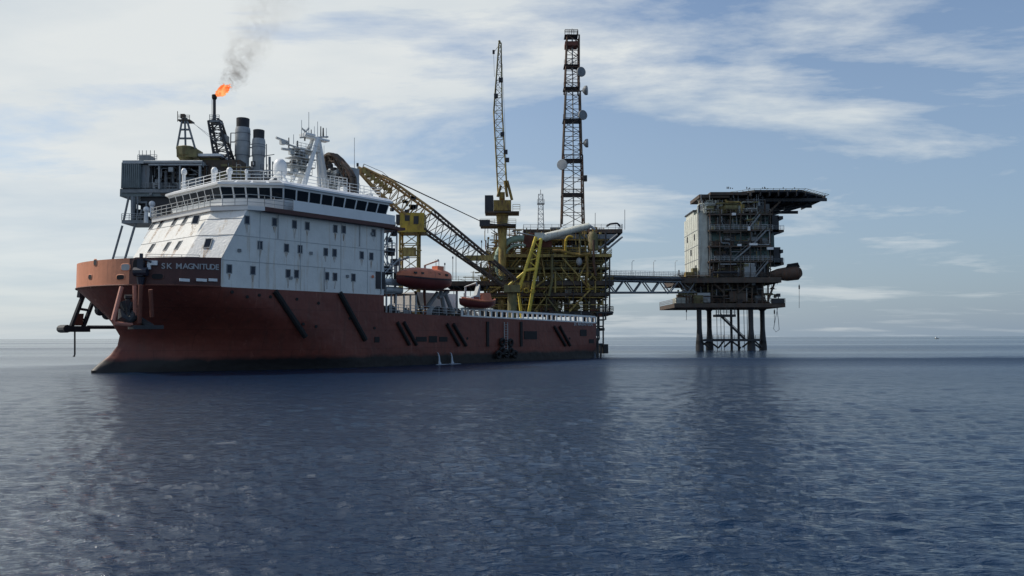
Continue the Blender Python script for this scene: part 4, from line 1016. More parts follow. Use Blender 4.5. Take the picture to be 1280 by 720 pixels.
# upright crane
YC = 176.0
cb0 = P(628, 345, YC)
uc = root('pedestal_crane', cb0, 'pedestal crane with its lattice boom raised upright on a dirty yellow pedestal', 'crane')
c1 = P(628, 312, YC); c2 = P(628, 268, YC); c3 = P(628, 240, YC)
MB().lathe((c1.x, YC, 0), [(.85,cb0.z),(.85,c1.z),(.95,c1.z+3),(1.35,c2.z-.4),(1.35,c2.z)], 14).build('pedestal', M['ochre'], uc, smooth=True)
m_ = MB(); BX(m_, 617, 250, 639, 263, YC-2, 4); BX(m_, 622, 263, 635, 269, YC-1.5, 3); BX(m_, 624, 240, 631, 248, YC-1.4, 2); m_.build('machinery_house', M['dyellow'], uc)
m_ = MB(); BX(m_, 606, 244, 616.5, 264, YC-1.8, 3.4); m_.build('operator_cab', M['dark'], uc)
m_ = MB(); BX(m_, 600, 280, 645, 282, YC-2.5, 5); BX(m_, 606, 264, 649, 265.5, YC-2.4, 5); m_.build('slewing_platform', M['brown'], uc)
m_ = MB(); m_.rail([P(641,264,YC-2.4), P(650,264,YC-2.4)], 1.5,.06,1.0); m_.rail([P(600,280,YC-2.5), P(645,280,YC-2.5)], 1.1,.05,1.4); m_.build('railing', M['ochre'], uc)
m_ = MB()
for a, b_ in (((622,246),(626,232)), ((634,246),(631,226)), ((640,250),(634,226))): LN(m_, *a, *b_, YC-1.5, .3)
m_.build('boom_foot', M['dyellow'], uc)
b0 = P(628, 240, YC); b1 = P(622.5, 140, YC); b2 = P(625, 54, YC)
MB().lattice(b0, b1, 2.0, 1.9, 9, .16, .07).build('boom_section', M['ochre'], uc)
m_ = MB(); m_.lattice(b1, b2, 1.9, .5, 9, .15, .06); m_.bar(b2, b2+Vector((-.2,0,.6)), .25); m_.build('boom_section', M['olive'], uc)
m_ = MB(); LN(m_, 617, 66, 618, 96, YC, .035); LN(m_, 617, 66, 624, 56, YC, .05); LN(m_, 620, 96, 622, 230, YC-1, .03); LN(m_, 634, 232, 628, 80, YC+1, .03); m_.build('hoist_rope', M['dark'], uc)
m_ = MB(); m_.cbox(P(617,65,YC), .5,.5,.8); m_.build('hook_block', M['dark'], uc)
for px, py in ((628,168),(632,190),(620,120),(634,200),(626,100)): MB().cbox(P(px,py,YC-.8), .9,.8,.9).build('floodlight', M['dark'], uc)

# big lowered lattice boom (its own crane) with boom rest tower
YB = 168.0
foot = P(640, 356, YB); tip = P(452, 213, YB-6)
bc = root('lattice_boom_crane', P(640,372,YB), 'crane with a long dark lattice boom lowered left over the yellow rest tower', 'crane')
mid1 = tip+(foot-tip)*.17; mid2 = tip+(foot-tip)*.42
m_ = MB(); m_.lattice(tip, mid1, 1.2, 3.6, 5, .26, .13); m_.bar(tip, tip+(tip-foot).normalized()*.9, .6, .4, 8); m_.build('boom_tip', M['tan'], bc)
MB().lattice(mid1, mid2, 3.6, 4.3, 6, .26, .12).build('boom_section', M['tan'], bc)
m_ = MB(); m_.lattice(mid2, foot, 4.3, 2.6, 13, .26, .10); m_.build('boom_section', M['brown'], bc)
m_ = MB()
for k in range(7):
    f = .02+.028*k; p = tip+(foot-tip)*f; m_.cbox(p+Vector((0,-.9,.2)), .9, .7, 1.1)
m_.build('boom_cladding', M['ochre'], bc)
m_ = MB(); p = tip+(foot-tip)*.78; m_.cbox(p+Vector((0,-1.4,.3)), 6, .5, 1.1, 0); m_.build('name_board', M['ochre'], bc)
m_ = MB()
up1 = P(478, 215, YB-5); sheave = P(606, 279, YB)
m_.bar(P(455,205,YB-5), tip, .08); m_.bar(P(455,205,YB-5), up1, .05)
for dy in (-.8, 0, .8):
    m_.bar(up1+Vector((0,dy,-.6)), sheave+Vector((0,dy*.4,0)), .05)
m_.bar(sheave, P(645,283,YB+6), .09); m_.bar(sheave+Vector((0,0,.5)), P(645,281,YB+6), .07)
m_.bar(up1, tip+(foot-tip)*.42+Vector((0,0,2)), .05)
m_.build('pendant_rope', M['dark'], bc)
MB().cbox(sheave, 2.2, 1.2, 1.3).build('bridle_sheave', M['dark'], bc)
m_ = MB(); LN(m_, 447, 205, 447, 240, YB-5, .07); m_.cbox(P(447,232,YB-5), .7,.6,1.0); m_.cbox(P(447,206,YB-5), .4,.4,.7); m_.build('hook_block', M['dark'], bc)
m_ = MB()
c = foot; m_.cbox((c.x, YB, c.z-.9), 3.4, 4, 1.5); m_.bar((c.x, YB, c.z-1.6), (c.x, YB, c.z-12), 1.0, n=12); m_.build('slewing_base', M['olive'], bc)
m_ = MB(); p = tip+(foot-tip)*.33
for k in range(10): MB().cbox(p+Vector((rnd.uniform(-2,2), -1.8, rnd.uniform(-1,2.2))), rnd.uniform(.4,1.2), .6, rnd.uniform(.4,1.0)).build('sheave', M['dark'], bc)
# rest tower
YR = 164.0
ra = P(512, 400, YR); rtw = root('boom_rest_tower', (ra.x, YR, 0), 'pale yellow lattice tower topped by a bright yellow box beneath the lowered boom', 'tower')
rz0 = 2.0; rz1 = P(512, 290, YR).z; wdt = P(523,300,YR).x-P(501,300,YR).x
MB().lattice((ra.x,YR,rz0), (ra.x,YR,rz1), wdt, wdt, 9, .22, .11).build('lattice_body', M['ochre'], rtw)
MB().lattice((ra.x,YR,-2), (ra.x,YR,rz0), wdt, wdt, 1, .3, .15).build('tower_base', M['brown'], rtw)
m_ = MB(); BX(m_, 500, 266, 530, 289, YR-2.4, 4.6); BX(m_, 496, 288, 532, 290, YR-3, 6); m_.build('yellow_box', M['yellow'], rtw)
m_ = MB(); BX(m_, 495, 268, 500, 280, YR-2, 2); BX(m_, 517, 270, 523, 280, YR-2.5, .2); BX(m_, 506, 269, 512, 276, YR-2.5, .2); m_.build('louvre', M['dark'], rtw)
m_ = MB(); c = P(512,315,YR-2); m_.cbox(c, 2.6, .8, 1.8); LN(m_, 498, 313, 527, 313, YR-2, .12); m_.build('bracket', M['ochre'], rtw)

# yellow inclined gantry with long white tube
YG = 172.0
gr_ = root('inclined_gantry', P(666,400,YG), 'bright yellow inclined lattice gantry standing over the ship stern deck', 'gantry')
m_ = MB()
for dy in (0, 2.5):
    A1 = [((671,296),(648,380)), ((677,296),(660,345)), ((672,330),(661,388))]
    m_.bar(P(670,296,YG+dy), P(648,364,YG+dy), .36); m_.bar(P(676.5,298,YG+dy), P(661,392,YG+dy), .36)
    m_.bar(P(657,338,YG+dy), P(670,336,YG+dy), .34)
    for k in range(6):
        f = k/7; f2 = (k+1)/7
        l = lambda f: P(670-22*f*.62, 296+68*f*.62, YG+dy); r_ = lambda f: P(676.5-15.5*f*.45, 298+94*f*.45, YG+dy)
        m_.bar(l(f), r_(f2), .12) if k % 2 else m_.bar(r_(f), l(f2), .12)
m_.build('lattice_frame', M['bright_yellow'], gr_)
m_ = MB(); m_.bar(P(656,340,YG), P(630,362,YG), .3); m_.bar(P(648,364,YG), P(652,398,YG), .3); m_.build('strut', M['bright_yellow'], gr_)
m_ = MB()
for px, py in ((650,362),(658,363),(666,364),(645,368)): m_.path([P(px,py,YG-1)+Vector((.5*math.cos(a),0,.5*math.sin(a))) for a in [2*math.pi*j/12 for j in range(13)]], .1, 6)
m_.build('valve_wheel', M['yellow'], gr_)
tbp = root('white_crane_boom', P(676,298,YG+4), 'long smooth white tubular boom lying across the top of the platform', 'crane boom')
MB().bar(P(680,297,YG+4), P(737,282,YG+2), .95, .7, 14).build('tube', M['cream'], tbp, smooth=True)
m_ = MB(); m_.cbox(P(674,296,YG+4), 2.0, 2.0, 1.6); m_.build('pivot_block', M['cream'], tbp)
m_ = MB(); m_.bar(P(737,282,YG+2), P(744,287,YG+2), .3); m_.bar(P(680,297,YG+4), P(640,289,YG+4), .12); m_.build('end_fitting', M['lgrey'], tbp)

# ================================================================== LEFT PLATFORM (behind the bow)
YL = 150.0
XL = lambda px, Y=YL: P(px, 300, Y).x
ZL = lambda py, Y=YL, px=220: P(px, py, Y).z
lp = root('offshore_platform', (XL(240), YL+10, 0), 'grey platform module towering behind the ship bow with pipes and braced legs', 'oil platform')
columns(lp, [XL(190), XL(300), XL(400)], [YL+2, YL+18], -3, ZL(246), .7, 'grey')
deck(lp, XL(150), XL(330), YL, YL+20, ZL(236), .7, 'grey', True, 'lgrey')
deck(lp, XL(152), XL(250), YL-.5, YL+18, ZL(201), .6, 'lgrey', False)
m_ = MB(); BX(m_, 150, 236, 330, 245, YL+.3, 16); m_.build('lower_module', M['cladding'], lp)
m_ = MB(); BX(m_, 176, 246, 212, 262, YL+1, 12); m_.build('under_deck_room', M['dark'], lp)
# clad container at the left end, ribbed
m_ = MB(); BX(m_, 152, 203, 175, 235, YL-.3, 6)
for k in range(9): BX(m_, 152.5+k*2.5, 204, 153.3+k*2.5, 234, YL-.42, .12)
m_.build('ribbed_module', M['cladding'], lp)
m_ = MB(); BX(m_, 175.2, 206, 186, 235, YL+.2, 5); m_.build('ribbed_module', M['grey'], lp)
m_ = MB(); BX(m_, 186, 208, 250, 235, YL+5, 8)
m_.build('bay_shade_fill', M['dark'], lp)  # dark fill paints in the shade inside the open bay
m_ = MB(); LN(m_, 180, 202.5, 253, 202.5, YL-.5, .32); LN(m_, 186, 206, 253, 206, YL-.5, .2); LN(m_, 225, 205, 225, 236, YL-.3, .2); LN(m_, 250, 205, 250, 236, YL-.3, .25); LN(m_, 199, 205, 199, 236, YL-.3, .2)
m_.build('frame_beam', M['lgrey'], lp)
greeble(lp, XL(188), XL(248), YL+1, YL+8, ZL(235), ZL(208), 22, 7, 3, ['grey','dark','lgrey','brown','grey'], rnd)
m_ = MB()
for x0,y0,x1,y1 in ((174,194,187,200),): BX(m_, x0, y0, x1, y1, YL+1, 2.5)
m_.build('roof_unit', M['grey'], lp)
m_ = MB()
for px in (174,178,183,188,193): LN(m_, px, 188, px, 201, YL+2, .06)
m_.rail([P(172,200,YL), P(196,200,YL)], 1.0, .05, 1.0); m_.build('roof_railing', M['grey'], lp)
for mt, n_ in (('grey',90),('dark',60),('lgrey',24),('brown',40)): fine_pipes(lp, XL(178), XL(340), YL-.3, YL+4, ZL(244), ZL(203 if mt != 'brown' else 215), n_, mt)
# braced legs at the left
for a, b_, r_ in (((161,246),(154,278),.22), ((153,282),(137,338),.22), ((168,284),(152,338),.24), ((178,262),(168,284),.22), ((166,246),(166,275),.4), ((172,246),(172,270),.16)):
    m_ = MB(); LN(m_, *a, *b_, YL, r_); m_.build('leg_brace', M['grey'], lp)
m_ = MB(); BX(m_, 152, 275, 186, 279, YL-.5, 6); m_.build('landing', M['grey'], lp)
m_ = MB(); m_.rail([P(152,275,YL-.5), P(180,275,YL-.5)], 1.2, .06, 1.2); m_.build('railing', M['lgrey'], lp)
greeble(lp, XL(165), XL(182), YL, YL+4, ZL(275), ZL(248), 6, 3, 0, ['grey','dark'], rnd)
m_ = MB(); BX(m_, 132, 338, 340, 342, YL-1, 20); m_.build('cellar_deck', M['grey'], lp)
m_ = MB(); m_.rail([P(140,338,YL-1), P(175,338,YL-1)], 2.5, .06, 2.0); m_.build('railing', M['grey'], lp)
m_ = MB(); BX(m_, 252, 200, 300, 236, YL+2, 10); m_.build('shelter_wall', M['brown'], lp)
m_ = MB(); BX(m_, 246, 192, 276, 195, YL+1, 10); m_.build('shelter_roof', M['dome'], lp)
m_ = MB(); BX(m_, 250, 195, 274, 210, YL+2.2, 5); BX(m_, 276, 205, 284, 208, YL+1, .3); BX(m_, 272, 214, 300, 236, YL+1, 5); m_.build('shelter_room', M['olive'], lp)
greeble(lp, XL(252), XL(345), YL, YL+6, ZL(236), ZL(205), 16, 6, 2, ['brown','grey','dark','olive'], rnd)
for px, y0 in ((183,262),(190,255)):
    m_ = MB(); p = P(px, y0, YL-1); m_.ball(p, .6, 8); m_.bar(p, p-Vector((0,0,2.5)), .4); m_.build('white_canister', M['dome'], lp)

# small derrick
YD = 152.0
dr = root('crane_mast', P(234,200,YD), 'small grey A shaped crane mast on a dirty yellow base above the grey module', 'crane')
m_ = MB(); m_.lathe(P(233,200,YD), [(1.3,0),(1.9,.8),(2.0,2.3),(1.6,2.5)], 8); BX(m_, 221, 186, 246, 196, YD-1.5, 3); m_.build('crane_base', M['olive'], dr)
m_ = MB()
for a, b_ in (((228,148),(221,186)), ((231,147),(232,186)), ((233,148),(244,186)), ((226,162),(236,162)), ((224,173),(239,173)), ((228,148),(233,148))):
    LN(m_, *a, *b_, YD-.9, .2); LN(m_, *a, *b_, YD+.9, .2)
m_.build('mast_frame', M['grey'], dr)
m_ = MB(); BX(m_, 222, 149, 237, 150.5, YD-1.2, 2.4); m_.rail([P(222,149,YD-1.2), P(237,149,YD-1.2)], .8,.05,.8); LN(m_, 222, 139, 222, 152, YD, .07); m_.cbox(P(229,145.5,YD), .8,.8,.8); m_.build('mast_head', M['brown'], dr)
m_ = MB(); LN(m_, 237, 151, 292, 190, YD, .03); LN(m_, 236, 149, 270, 178, YD, .03); m_.build('stay_rope', M['lgrey'], dr)

# flare boom and stack
YF = 154.0
fb = root('flare_tower', P(290,212,YF), 'dark leaning lattice flare tower with a burning flare tip', 'flare')
MB().lattice(P(283,212,YF), P(268.5,151,YF), 3.0, 1.9, 9, .24, .11).build('lattice_boom', M['dark'], fb)
m_ = MB(); LN(m_, 297, 212, 280, 166, YF+1.5, .22); LN(m_, 268, 151, 268, 122, YF, .30); m_.build('flare_pipe', M['dark'], fb)
m_ = MB(); BX(m_, 262, 150, 274, 152.5, YF-1.2, 2.4); BX(m_, 275, 168, 282, 176, YF-1, 2); m_.rail([P(262,150,YF-1.2), P(274,150,YF-1.2)], 1.0,.05,.6); LN(m_, 262,150,262,143,YF,.06); LN(m_,265,124,265,150,YF,.05); m_.build('access_platform', M['grey'], fb)
m_ = MB(); p = P(268,121.5,YF); m_.lathe((p.x,p.y,p.z-.5), [(.3,0),(.5,.3),(.52,.9),(.38,1.0)], 10); m_.build('flare_tip', M['black'], fb)
# flame
m, t, b = new_mat('flame'); t.nodes.remove(b); e = nd(t, 'ShaderNodeEmission'); 
tc = t.nodes.new('ShaderNodeTexCoord'); a = nd(t, 'ShaderNodeTexNoise', Scale=1.0, Detail=5.0, Distortion=.8); t.links.new(tc.outputs['Object'], a.inputs['Vector'])
t.links.new(mix_n(t, ramp_n(t, a.outputs[0], [(.35, 0.0), (.65, 1.0)]), (.95,.13,.03), (1.0,.46,.17)), e.inputs[0]); e.inputs[1].default_value = 1.12
t.links.new(e.outputs[0], t.nodes['Material Output'].inputs[0]); M['flame'] = m
fo = P(269, 119.5, YF); fm = MB()
fr = random.Random(4)
def tongue(a, b_, r_, wob, tipr=.04):
    pts = []; rs = []; a = Vector(a); b_ = Vector(b_)
    for k in range(13):
        f = k/12; p = a+(b_-a)*f+Vector((fr.uniform(-1,1), fr.uniform(-1,1), fr.uniform(-1,1)))*wob*f; pts.append(p); rs.append(max(tipr, r_*math.sin(math.pi*min(1, f*.85+.13))**.8*fr.uniform(.75,1.15)))
    fm.path(pts, rs, 10)
for ex, ey, dy_, r_, wb_ in ((286,109.5,0,.62,.3),(288,112,.5,.5,.34),(284,107,-.4,.5,.34),(281,106.5,.3,.42,.36),(289.5,108.5,-.3,.34,.3),(278,108.5,.4,.4,.3),(282,114,.2,.42,.34),(287,105.5,.2,.2,.4),(275,110,-.2,.3,.25),(285,116,0,.22,.4)):
    tongue(fo+Vector((fr.uniform(0,.3), 0, fr.uniform(0,.2))), P(ex, ey, YF+dy_), r_*1.15, wb_)
fo_ = fm.build('flame', M['flame'], None, smooth=True)
def recenter(o, c):
    for v in o.data.vertices: v.co -= Vector(c)
    o.location = c
recenter(fo_, fo); tag(fo_, 'bright orange flame blown to the right from the flare tip', 'flame')
# smoke
s0 = P(283, 112, YF); s1 = P(352, -28, YF+6); ax = (s1-s0); HL = ax.length
R0, R1s = 2.4, 10.0
sm_ = MB(); sm_.loft([[((R0+(R1s-R0)*k/10)*math.cos(a), (R0+(R1s-R0)*k/10)*math.sin(a), HL*k/10) for a in [2*math.pi*j/16 for j in range(16)]] for k in range(11)])
m = bpy.data.materials.new('smoke'); m.use_nodes = True; t = m.node_tree; t.nodes.clear()
out = t.nodes.new('ShaderNodeOutputMaterial'); pv = t.nodes.new('ShaderNodeVolumePrincipled'); pv.inputs['Color'].default_value = (.42,.37,.32,1)
tc = t.nodes.new('ShaderNodeTexCoord'); sp = t.nodes.new('ShaderNodeSeparateXYZ')
nw = nd(t, 'ShaderNodeTexNoise', Scale=.22, Detail=3.0); t.links.new(tc.outputs['Object'], nw.inputs['Vector'])
vm = t.nodes.new('ShaderNodeVectorMath'); vm.operation = 'MULTIPLY_ADD'; t.links.new(nw.outputs['Color'], vm.inputs[0]); vm.inputs[1].default_value = (3.4,3.4,3.4); 
vm0 = t.nodes.new('ShaderNodeVectorMath'); vm0.operation = 'SUBTRACT'; t.links.new(tc.outputs['Object'], vm0.inputs[0]); vm0.inputs[1].default_value = (1.7,1.7,1.7); t.links.new(vm0.outputs[0], vm.inputs[2])
t.links.new(vm.outputs[0], sp.inputs[0])
r2 = math_n(t, 'SQRT', math_n(t, 'ADD', math_n(t, 'MULTIPLY', sp.outputs[0], sp.outputs[0]), math_n(t, 'MULTIPLY', sp.outputs[1], sp.outputs[1])))
h = math_n(t, 'DIVIDE', sp.outputs[2], HL)
rad_ = math_n(t, 'ADD', math_n(t, 'MULTIPLY', h, R1s*.9-R0*.9), R0*.9)
fall = math_n(t, 'SUBTRACT', 1.0, math_n(t, 'DIVIDE', r2, rad_), True)
nz = nd(t, 'ShaderNodeTexNoise', Scale=.55, Detail=7.0, Roughness=.62, Distortion=1.0); t.links.new(tc.outputs['Object'], nz.inputs['Vector'])
dn = ramp_n(t, nz.outputs[0], [(.44, 0.0), (.60, 1.0)])
den = math_n(t, 'MULTIPLY', math_n(t, 'MULTIPLY', dn, fall), ramp_n(t, h, [(.0, .0), (.03, 1.0), (.16, .85), (.27, .25), (.55, .09), (1.0, .04)]))
t.links.new(math_n(t, 'MULTIPLY', den, .62), pv.inputs['Density']); t.links.new(pv.outputs[0], out.inputs['Volume'])
so_ = sm_.build('smoke_plume', m, None); so_.location = s0; so_.rotation_mode = 'QUATERNION'; so_.rotation_quaternion = ax.to_track_quat('Z', 'Y')
tag(so_, 'thin brownish grey smoke drifting up from the flare flame', 'smoke', kind='stuff')

# exhaust stacks
def stack(px0, px1, y0, ym, y1, label):
    Y = 156.0; cx = (px0+px1)/2; c = P(cx, y1, Y); r_ = (P(px1,200,Y).x-P(px0,200,Y).x)/2; zt = P(cx,y0,Y).z; zm = P(cx,ym,Y).z; z2 = P(cx,195,Y).z
    rt = root('exhaust_stack', c, label, 'exhaust stack', 'exhaust stacks behind the bridge')
    MB().lathe((c.x,Y,0), [(r_*.9,c.z),(r_*.9,z2-.3),(r_,z2),(r_,zm-.5),(r_*.94,zm)], 20).build('casing', M['lgrey'], rt, smooth=True)
    MB().lathe((c.x,Y,0), [(r_*.84,zm+.003),(r_*.86,zt),(r_*.74,zt),(r_*.70,zm+.6)], 20).build('exhaust_mouth', M['dark'], rt, smooth=True)
    m_ = MB()
    for z in (z2, zm-1.2, (z2+zm)/2): m_.lathe((c.x,Y,z-.08), [(r_*1.03,0),(r_*1.03,.16)], 20)
    m_.build('band', M['grey'], rt)
    m_ = MB(); x = c.x-r_-.9; m_.bar((x,Y,c.z),(x,Y,zm-1),.12); m_.bar((x,Y,zm-1),(c.x-r_,Y,zm-1),.09); m_.bar((x,Y,z2),(c.x-r_,Y,z2),.09); m_.bar((x,Y,(z2+zm)/2),(c.x-r_,Y,(z2+zm)/2),.12); m_.build('side_pipe', M['grey'], rt)
    return rt
stack(293, 311.5, 148.5, 160, 232, 'taller left exhaust stack, light grey with a black mouth, behind the ship bridge')
stack(314.5, 330.5, 163, 174, 232, 'shorter right exhaust stack, light grey with a black mouth, behind the ship bridge')
m_ = MB(); LN(m_, 333, 180, 333, 232, 157, .1); LN(m_, 337, 196, 337, 232, 157, .25); LN(m_, 330, 195, 343, 193, 157, .08); LN(m_, 341, 202, 341, 232, 157, .15); LN(m_, 345, 208, 345, 232, 157, .3); m_.build('vent_stack', M['grey'], lp)

# ================================================================== RIGHT PLATFORM (accommodation)
YA = 194.0
XA = lambda px, Y=YA: P(px, 350, Y).x
ZA = lambda py, Y=YA: P(920, py, Y).z
ap = root('accommodation_platform', (XA(915), YA+9, 0), 'tall accommodation platform with a helideck on top standing alone on slim legs', 'oil platform')
# legs: flared head, slim shaft, flared foot
for px, Y, w_ in ((874,YA+2,1),(886.5,YA+14,1),(938.5,YA+2,1),(953,YA+14,1)):
    x = P(px, 400, Y).x; MB().lathe((x,Y,0), [(.95,-4),(.95,1.5),(.75,3.5),(.62,5.5),(.62,10),(1.2,ZA(384))], 14).build('leg', M['dark'], ap, smooth=True)
for px, Y in ((874,YA+2),(886.5,YA+14),(938.5,YA+2),(953,YA+14)):
    x = P(px, 400, Y).x; MB().lathe((x,Y,0), [(1.0,-3),(1.0,1.0),(.86,2.4),(.80,2.9)], 14).build('marine_growth', M['dark'], ap, smooth=True)
for px, Y in ((914,YA+6),(923,YA+9)):
    x = P(px, 400, Y).x; MB().bar((x,Y,-4),(x,Y,ZA(384)),.32,n=10).build('conductor', M['dark'], ap)
for px in (896,901,930,934,905):
    x = P(px, 400, YA+10).x; MB().bar((x,YA+10,-2),(x,YA+10,ZA(384)),.08).build('riser', M['dark'], ap)
def hbox(x0,y0,x1,y1,Y,D,mat,nm): m_ = MB(); BX(m_, x0,y0,x1,y1,Y,D); return m_.build(nm, M[mat], ap)
hbox(878,424,951,426.5,YA+1,1.2,'dark','boat_landing'); hbox(882,423.6,957,425.6,YA+14,1.2,'dark','boat_landing')
m_ = MB(); m_.rail([P(878,424,YA+1), P(951,424,YA+1)], 1.0, .06, 1.2); m_.build('railing', M['dark'], ap)
for pr_ in (((874,434),(886,426)),((886,426),(898,435)),((886,434),(874,425)),((905,434),(914,426)),((914,426),(926,435)),((928,434),(938,426)),((938,426),(950,435)),((952,434),(942,425)),((898,435),(905,426))):
    m_ = MB(); LN(m_, *pr_[0], *pr_[1], YA+4, .22); m_.build('brace', M['dark'], ap)
m_ = MB(); m_.bar(P(900,394,YA+3), P(931,424,YA+3), .28); m_.bar(P(900,391,YA+3), P(931,421,YA+3), .08); m_.build('stair', M['dark'], ap)
hbox(895,393,920,396,YA+2,3,'dark','stair_landing'); m_ = MB(); m_.rail([P(895,393,YA+2), P(920,393,YA+2)], 1.2,.06,.9)
for px in (898,918,908): LN(m_, px, 384, px, 394, YA+3, .1)
m_.build('railing', M['grey'], ap)
# lower deck
deck(ap, XA(843), XA(981), YA, YA+20, ZA(379), 1.0, 'brown', True, 'rust')
hbox(872,366,888,378,YA+.8,3,'lgrey','equipment_room'); hbox(866,358,955,378,YA+6,10,'dark','equipment_room'); hbox(912,364,935,377,YA+1,3,'brown','equipment_room')
greeble(ap, XA(848), XA(975), YA+.3, YA+16, ZA(379), ZA(362), 24, 9, 4, ['brown','dark','grey','dark','olive','rust'], rnd)
hbox(845,372,864,379,YA+1,4,'cream','equipment_room')
for px in (858,866,890,905,922,940,953,960):
    m_ = MB(); LN(m_, px, 350, px, 379, YA+1, .22); m_.build('column', M['brown'], ap)
for a, b_ in (((848,352),(862,364)),((862,364),(870,352)),((862,364),(862,379)),((890,352),(905,366)),((922,366),(940,352)),((960,376),(968,354))):
    m_ = MB(); LN(m_, *a, *b_, YA+.6, .26); m_.build('diagonal_brace', M['brown'], ap)
# main deck
deck(ap, XA(850), XA(975), YA-1, YA+20, ZA(347), 1.3, 'brown', True, 'brown')
hbox(857,340,868,347,YA-.5,2,'ochre','deck_box'); hbox(866,335,872,347,YA+1,2,'olive','deck_box')
greeble(ap, XA(852), XA(972), YA-.6, YA+8, ZA(347), ZA(336), 10, 5, 0, ['brown','olive','dark','grey'], rnd)
# accommodation block, level by level
hbox(867,264,884,346,YA+7,9,'cream','living_quarters'); hbox(866.3,262.5,875,264,YA+6.5,10,'dark','roof_edge'); hbox(872.6,266,873.4,346,YA+.8,.4,'grey','corner_post')
m_ = MB(); BX(m_, 873,266,962,346,YA+1.5,16.0); blk = m_.build('living_quarters', M['teal'], ap)
# west end cladding, sunlit
a = P(873,266,YA+1.5); b_ = P(873,346,YA+1.5)
m_ = MB(); m_.box(a.x-.12, a.x-.003, YA+1.5, YA+17.4, b_.z, a.z)
m_.build('end_wall', M['cream'], ap)
m_ = MB()
for k in range(1, 7): yy_ = YA+1.5+15.9*k/7; m_.box(a.x-.16, a.x-.121, yy_-.05, yy_+.05, b_.z, a.z)
for f in (.28,.5,.74): m_.box(a.x-.17, a.x-.121, YA+1.5, YA+17.4, b_.z+(a.z-b_.z)*f-.07, b_.z+(a.z-b_.z)*f+.07)
m_.build('cladding_joint', M['grey'], ap)
for yy_, f in ((YA+4,.1),(YA+9,.38),(YA+13,.62),(YA+5,.6)): MB().box(a.x-.2, a.x-.121, yy_, yy_+1.1, b_.z+(a.z-b_.z)*f, b_.z+(a.z-b_.z)*f+1.5).build('wall_vent', M['dark'], ap)
hbox(872.8,263,890,346,YA+1.2,.29,'cream','wall_panel')
hbox(884.5,264,886.5,346,YA+.9,.28,'dark','drain_pipe')
hbox(930.5,329,945,346,YA-.8,2.5,'lgrey','ribbed_container')
m_ = MB()
for k in range(9): BX(m_, 931+k*1.6, 330, 931.5+k*1.6, 345, YA-.9, .1)
m_.build('container_rib', M['grey'], ap)
hbox(905,285,918,302,YA+1.2,.3,'grey','wall_panel'); hbox(890,282,905,306,YA+1.3,.2,'teal','wall_panel'); hbox(888,330,930,346,YA+1.2,.3,'brown','wall_panel'); hbox(945,326,962,346,YA+1.1,.4,'dark','wall_panel')
for y in (267, 287, 307, 326): hbox(886.6, y, 966, y+1.6, YA-.8, 2.3, 'brown', 'gallery')
for y in (287, 326):
    m_ = MB(); m_.rail([P(887,y,YA-.75), P(966,y,YA-.75)], 1.15, .06, 1.1, 3); m_.build('railing', M['lgrey'], ap)
for y in (267, 307):
    m_ = MB(); m_.rail([P(887,y,YA-.75), P(966,y,YA-.75)], 1.1, .06, 1.3, 2); m_.build('railing', M['brown'], ap)
for (x0,x1,y0,y1) in ((897,913,272,281),(923,936,273,281),(901,915,313,321),(925,937,313,321)):
    n_ = 3
    for k in range(n_):
        f = (x1-x0)/n_; fr_ = hbox(x0+f*k+.2, y0, x0+f*(k+1)-.4, y1, YA+1.25, .26, 'dark', 'window')
        m_ = MB(); BX(m_, x0+f*k+.9, y0+.9, x0+f*(k+1)-1.1, y1-.9, YA+1.2, .045); m_.build('pane', M['glass'], fr_)
for px in (887.5, 900, 913, 926, 938, 951, 963):
    m_ = MB(); LN(m_, px, 262, px, 346, YA-.7, .13); m_.build('post', M['brown'], ap)
for a, b_ in (((940,307),(958,288)), ((958,288),(962,288)), ((917,326),(938,308)), ((936,286),(950,268)), ((944,346),(960,327))):
    m_ = MB(); LN(m_, *a, *b_, YA-.9, .2); LN(m_, a[0], a[1]-5, b_[0], b_[1]-5, YA-.9, .05); m_.build('stair', M['grey'], ap)
greeble(ap, XA(889), XA(962), YA-.4, YA+1.0, ZA(307), ZA(290), 6, 5, 0, ['grey','olive','brown','lgrey'], rnd)
greeble(ap, XA(935), XA(962), YA-.4, YA+1.0, ZA(287), ZA(270), 5, 4, 0, ['olive','ochre','grey','green'], rnd)
greeble(ap, XA(889), XA(962), YA-.4, YA+1.0, ZA(326), ZA(309), 5, 5, 0, ['grey','brown','dark'], rnd)
for x0,y0,x1,y1 in ((922,305,927,307.5),(937,304,947,306.5),(959,309,967,312),(915,266,920,269),(935,283,938,288)):
    hbox(x0,y0,x1,y1,YA-1.2,.5,'dome','lifebuoy_box')
for mt, n_ in (('grey',50),('brown',70),('dark',60),('lgrey',16),('olive',40)):
    fine_pipes(ap, XA(888), XA(964), YA-.7, YA+1.1, ZA(346), ZA(262), n_, mt)
    fine_pipes(ap, XA(850), XA(974), YA+.2, YA+3, ZA(379), ZA(352), n_//2, mt)
fine_pipes(ap, XA(876), XA(960), YA-.5, YA+3, ZA(264), ZA(243), 60, 'grey'); fine_pipes(ap, XA(876), XA(905), YA-.5, YA+3, ZA(264), ZA(246), 30, 'cream')
# stair tower / lifeboat stations at the right
for (x0,y0,x1,y1,mt) in ((965,269,974,292,'dark'),(972,270,979,274,'dark'),(966,287,980,290,'brown'),(964,292,968,310,'teal'),(967,309,976,332,'dark'),(974,312,979,316,'dark'),(968,328,980,331,'brown'),(974,322,979,328,'dark')):
    hbox(x0,y0,x1,y1,YA+1,4,mt,'side_platform')
m_ = MB(); m_.rail([P(966,287,YA+1),P(980,287,YA+1)],1.0,.05,.8); m_.rail([P(968,328,YA+1),P(980,328,YA+1)],1.0,.05,.8); m_.build('railing', M['grey'], ap)
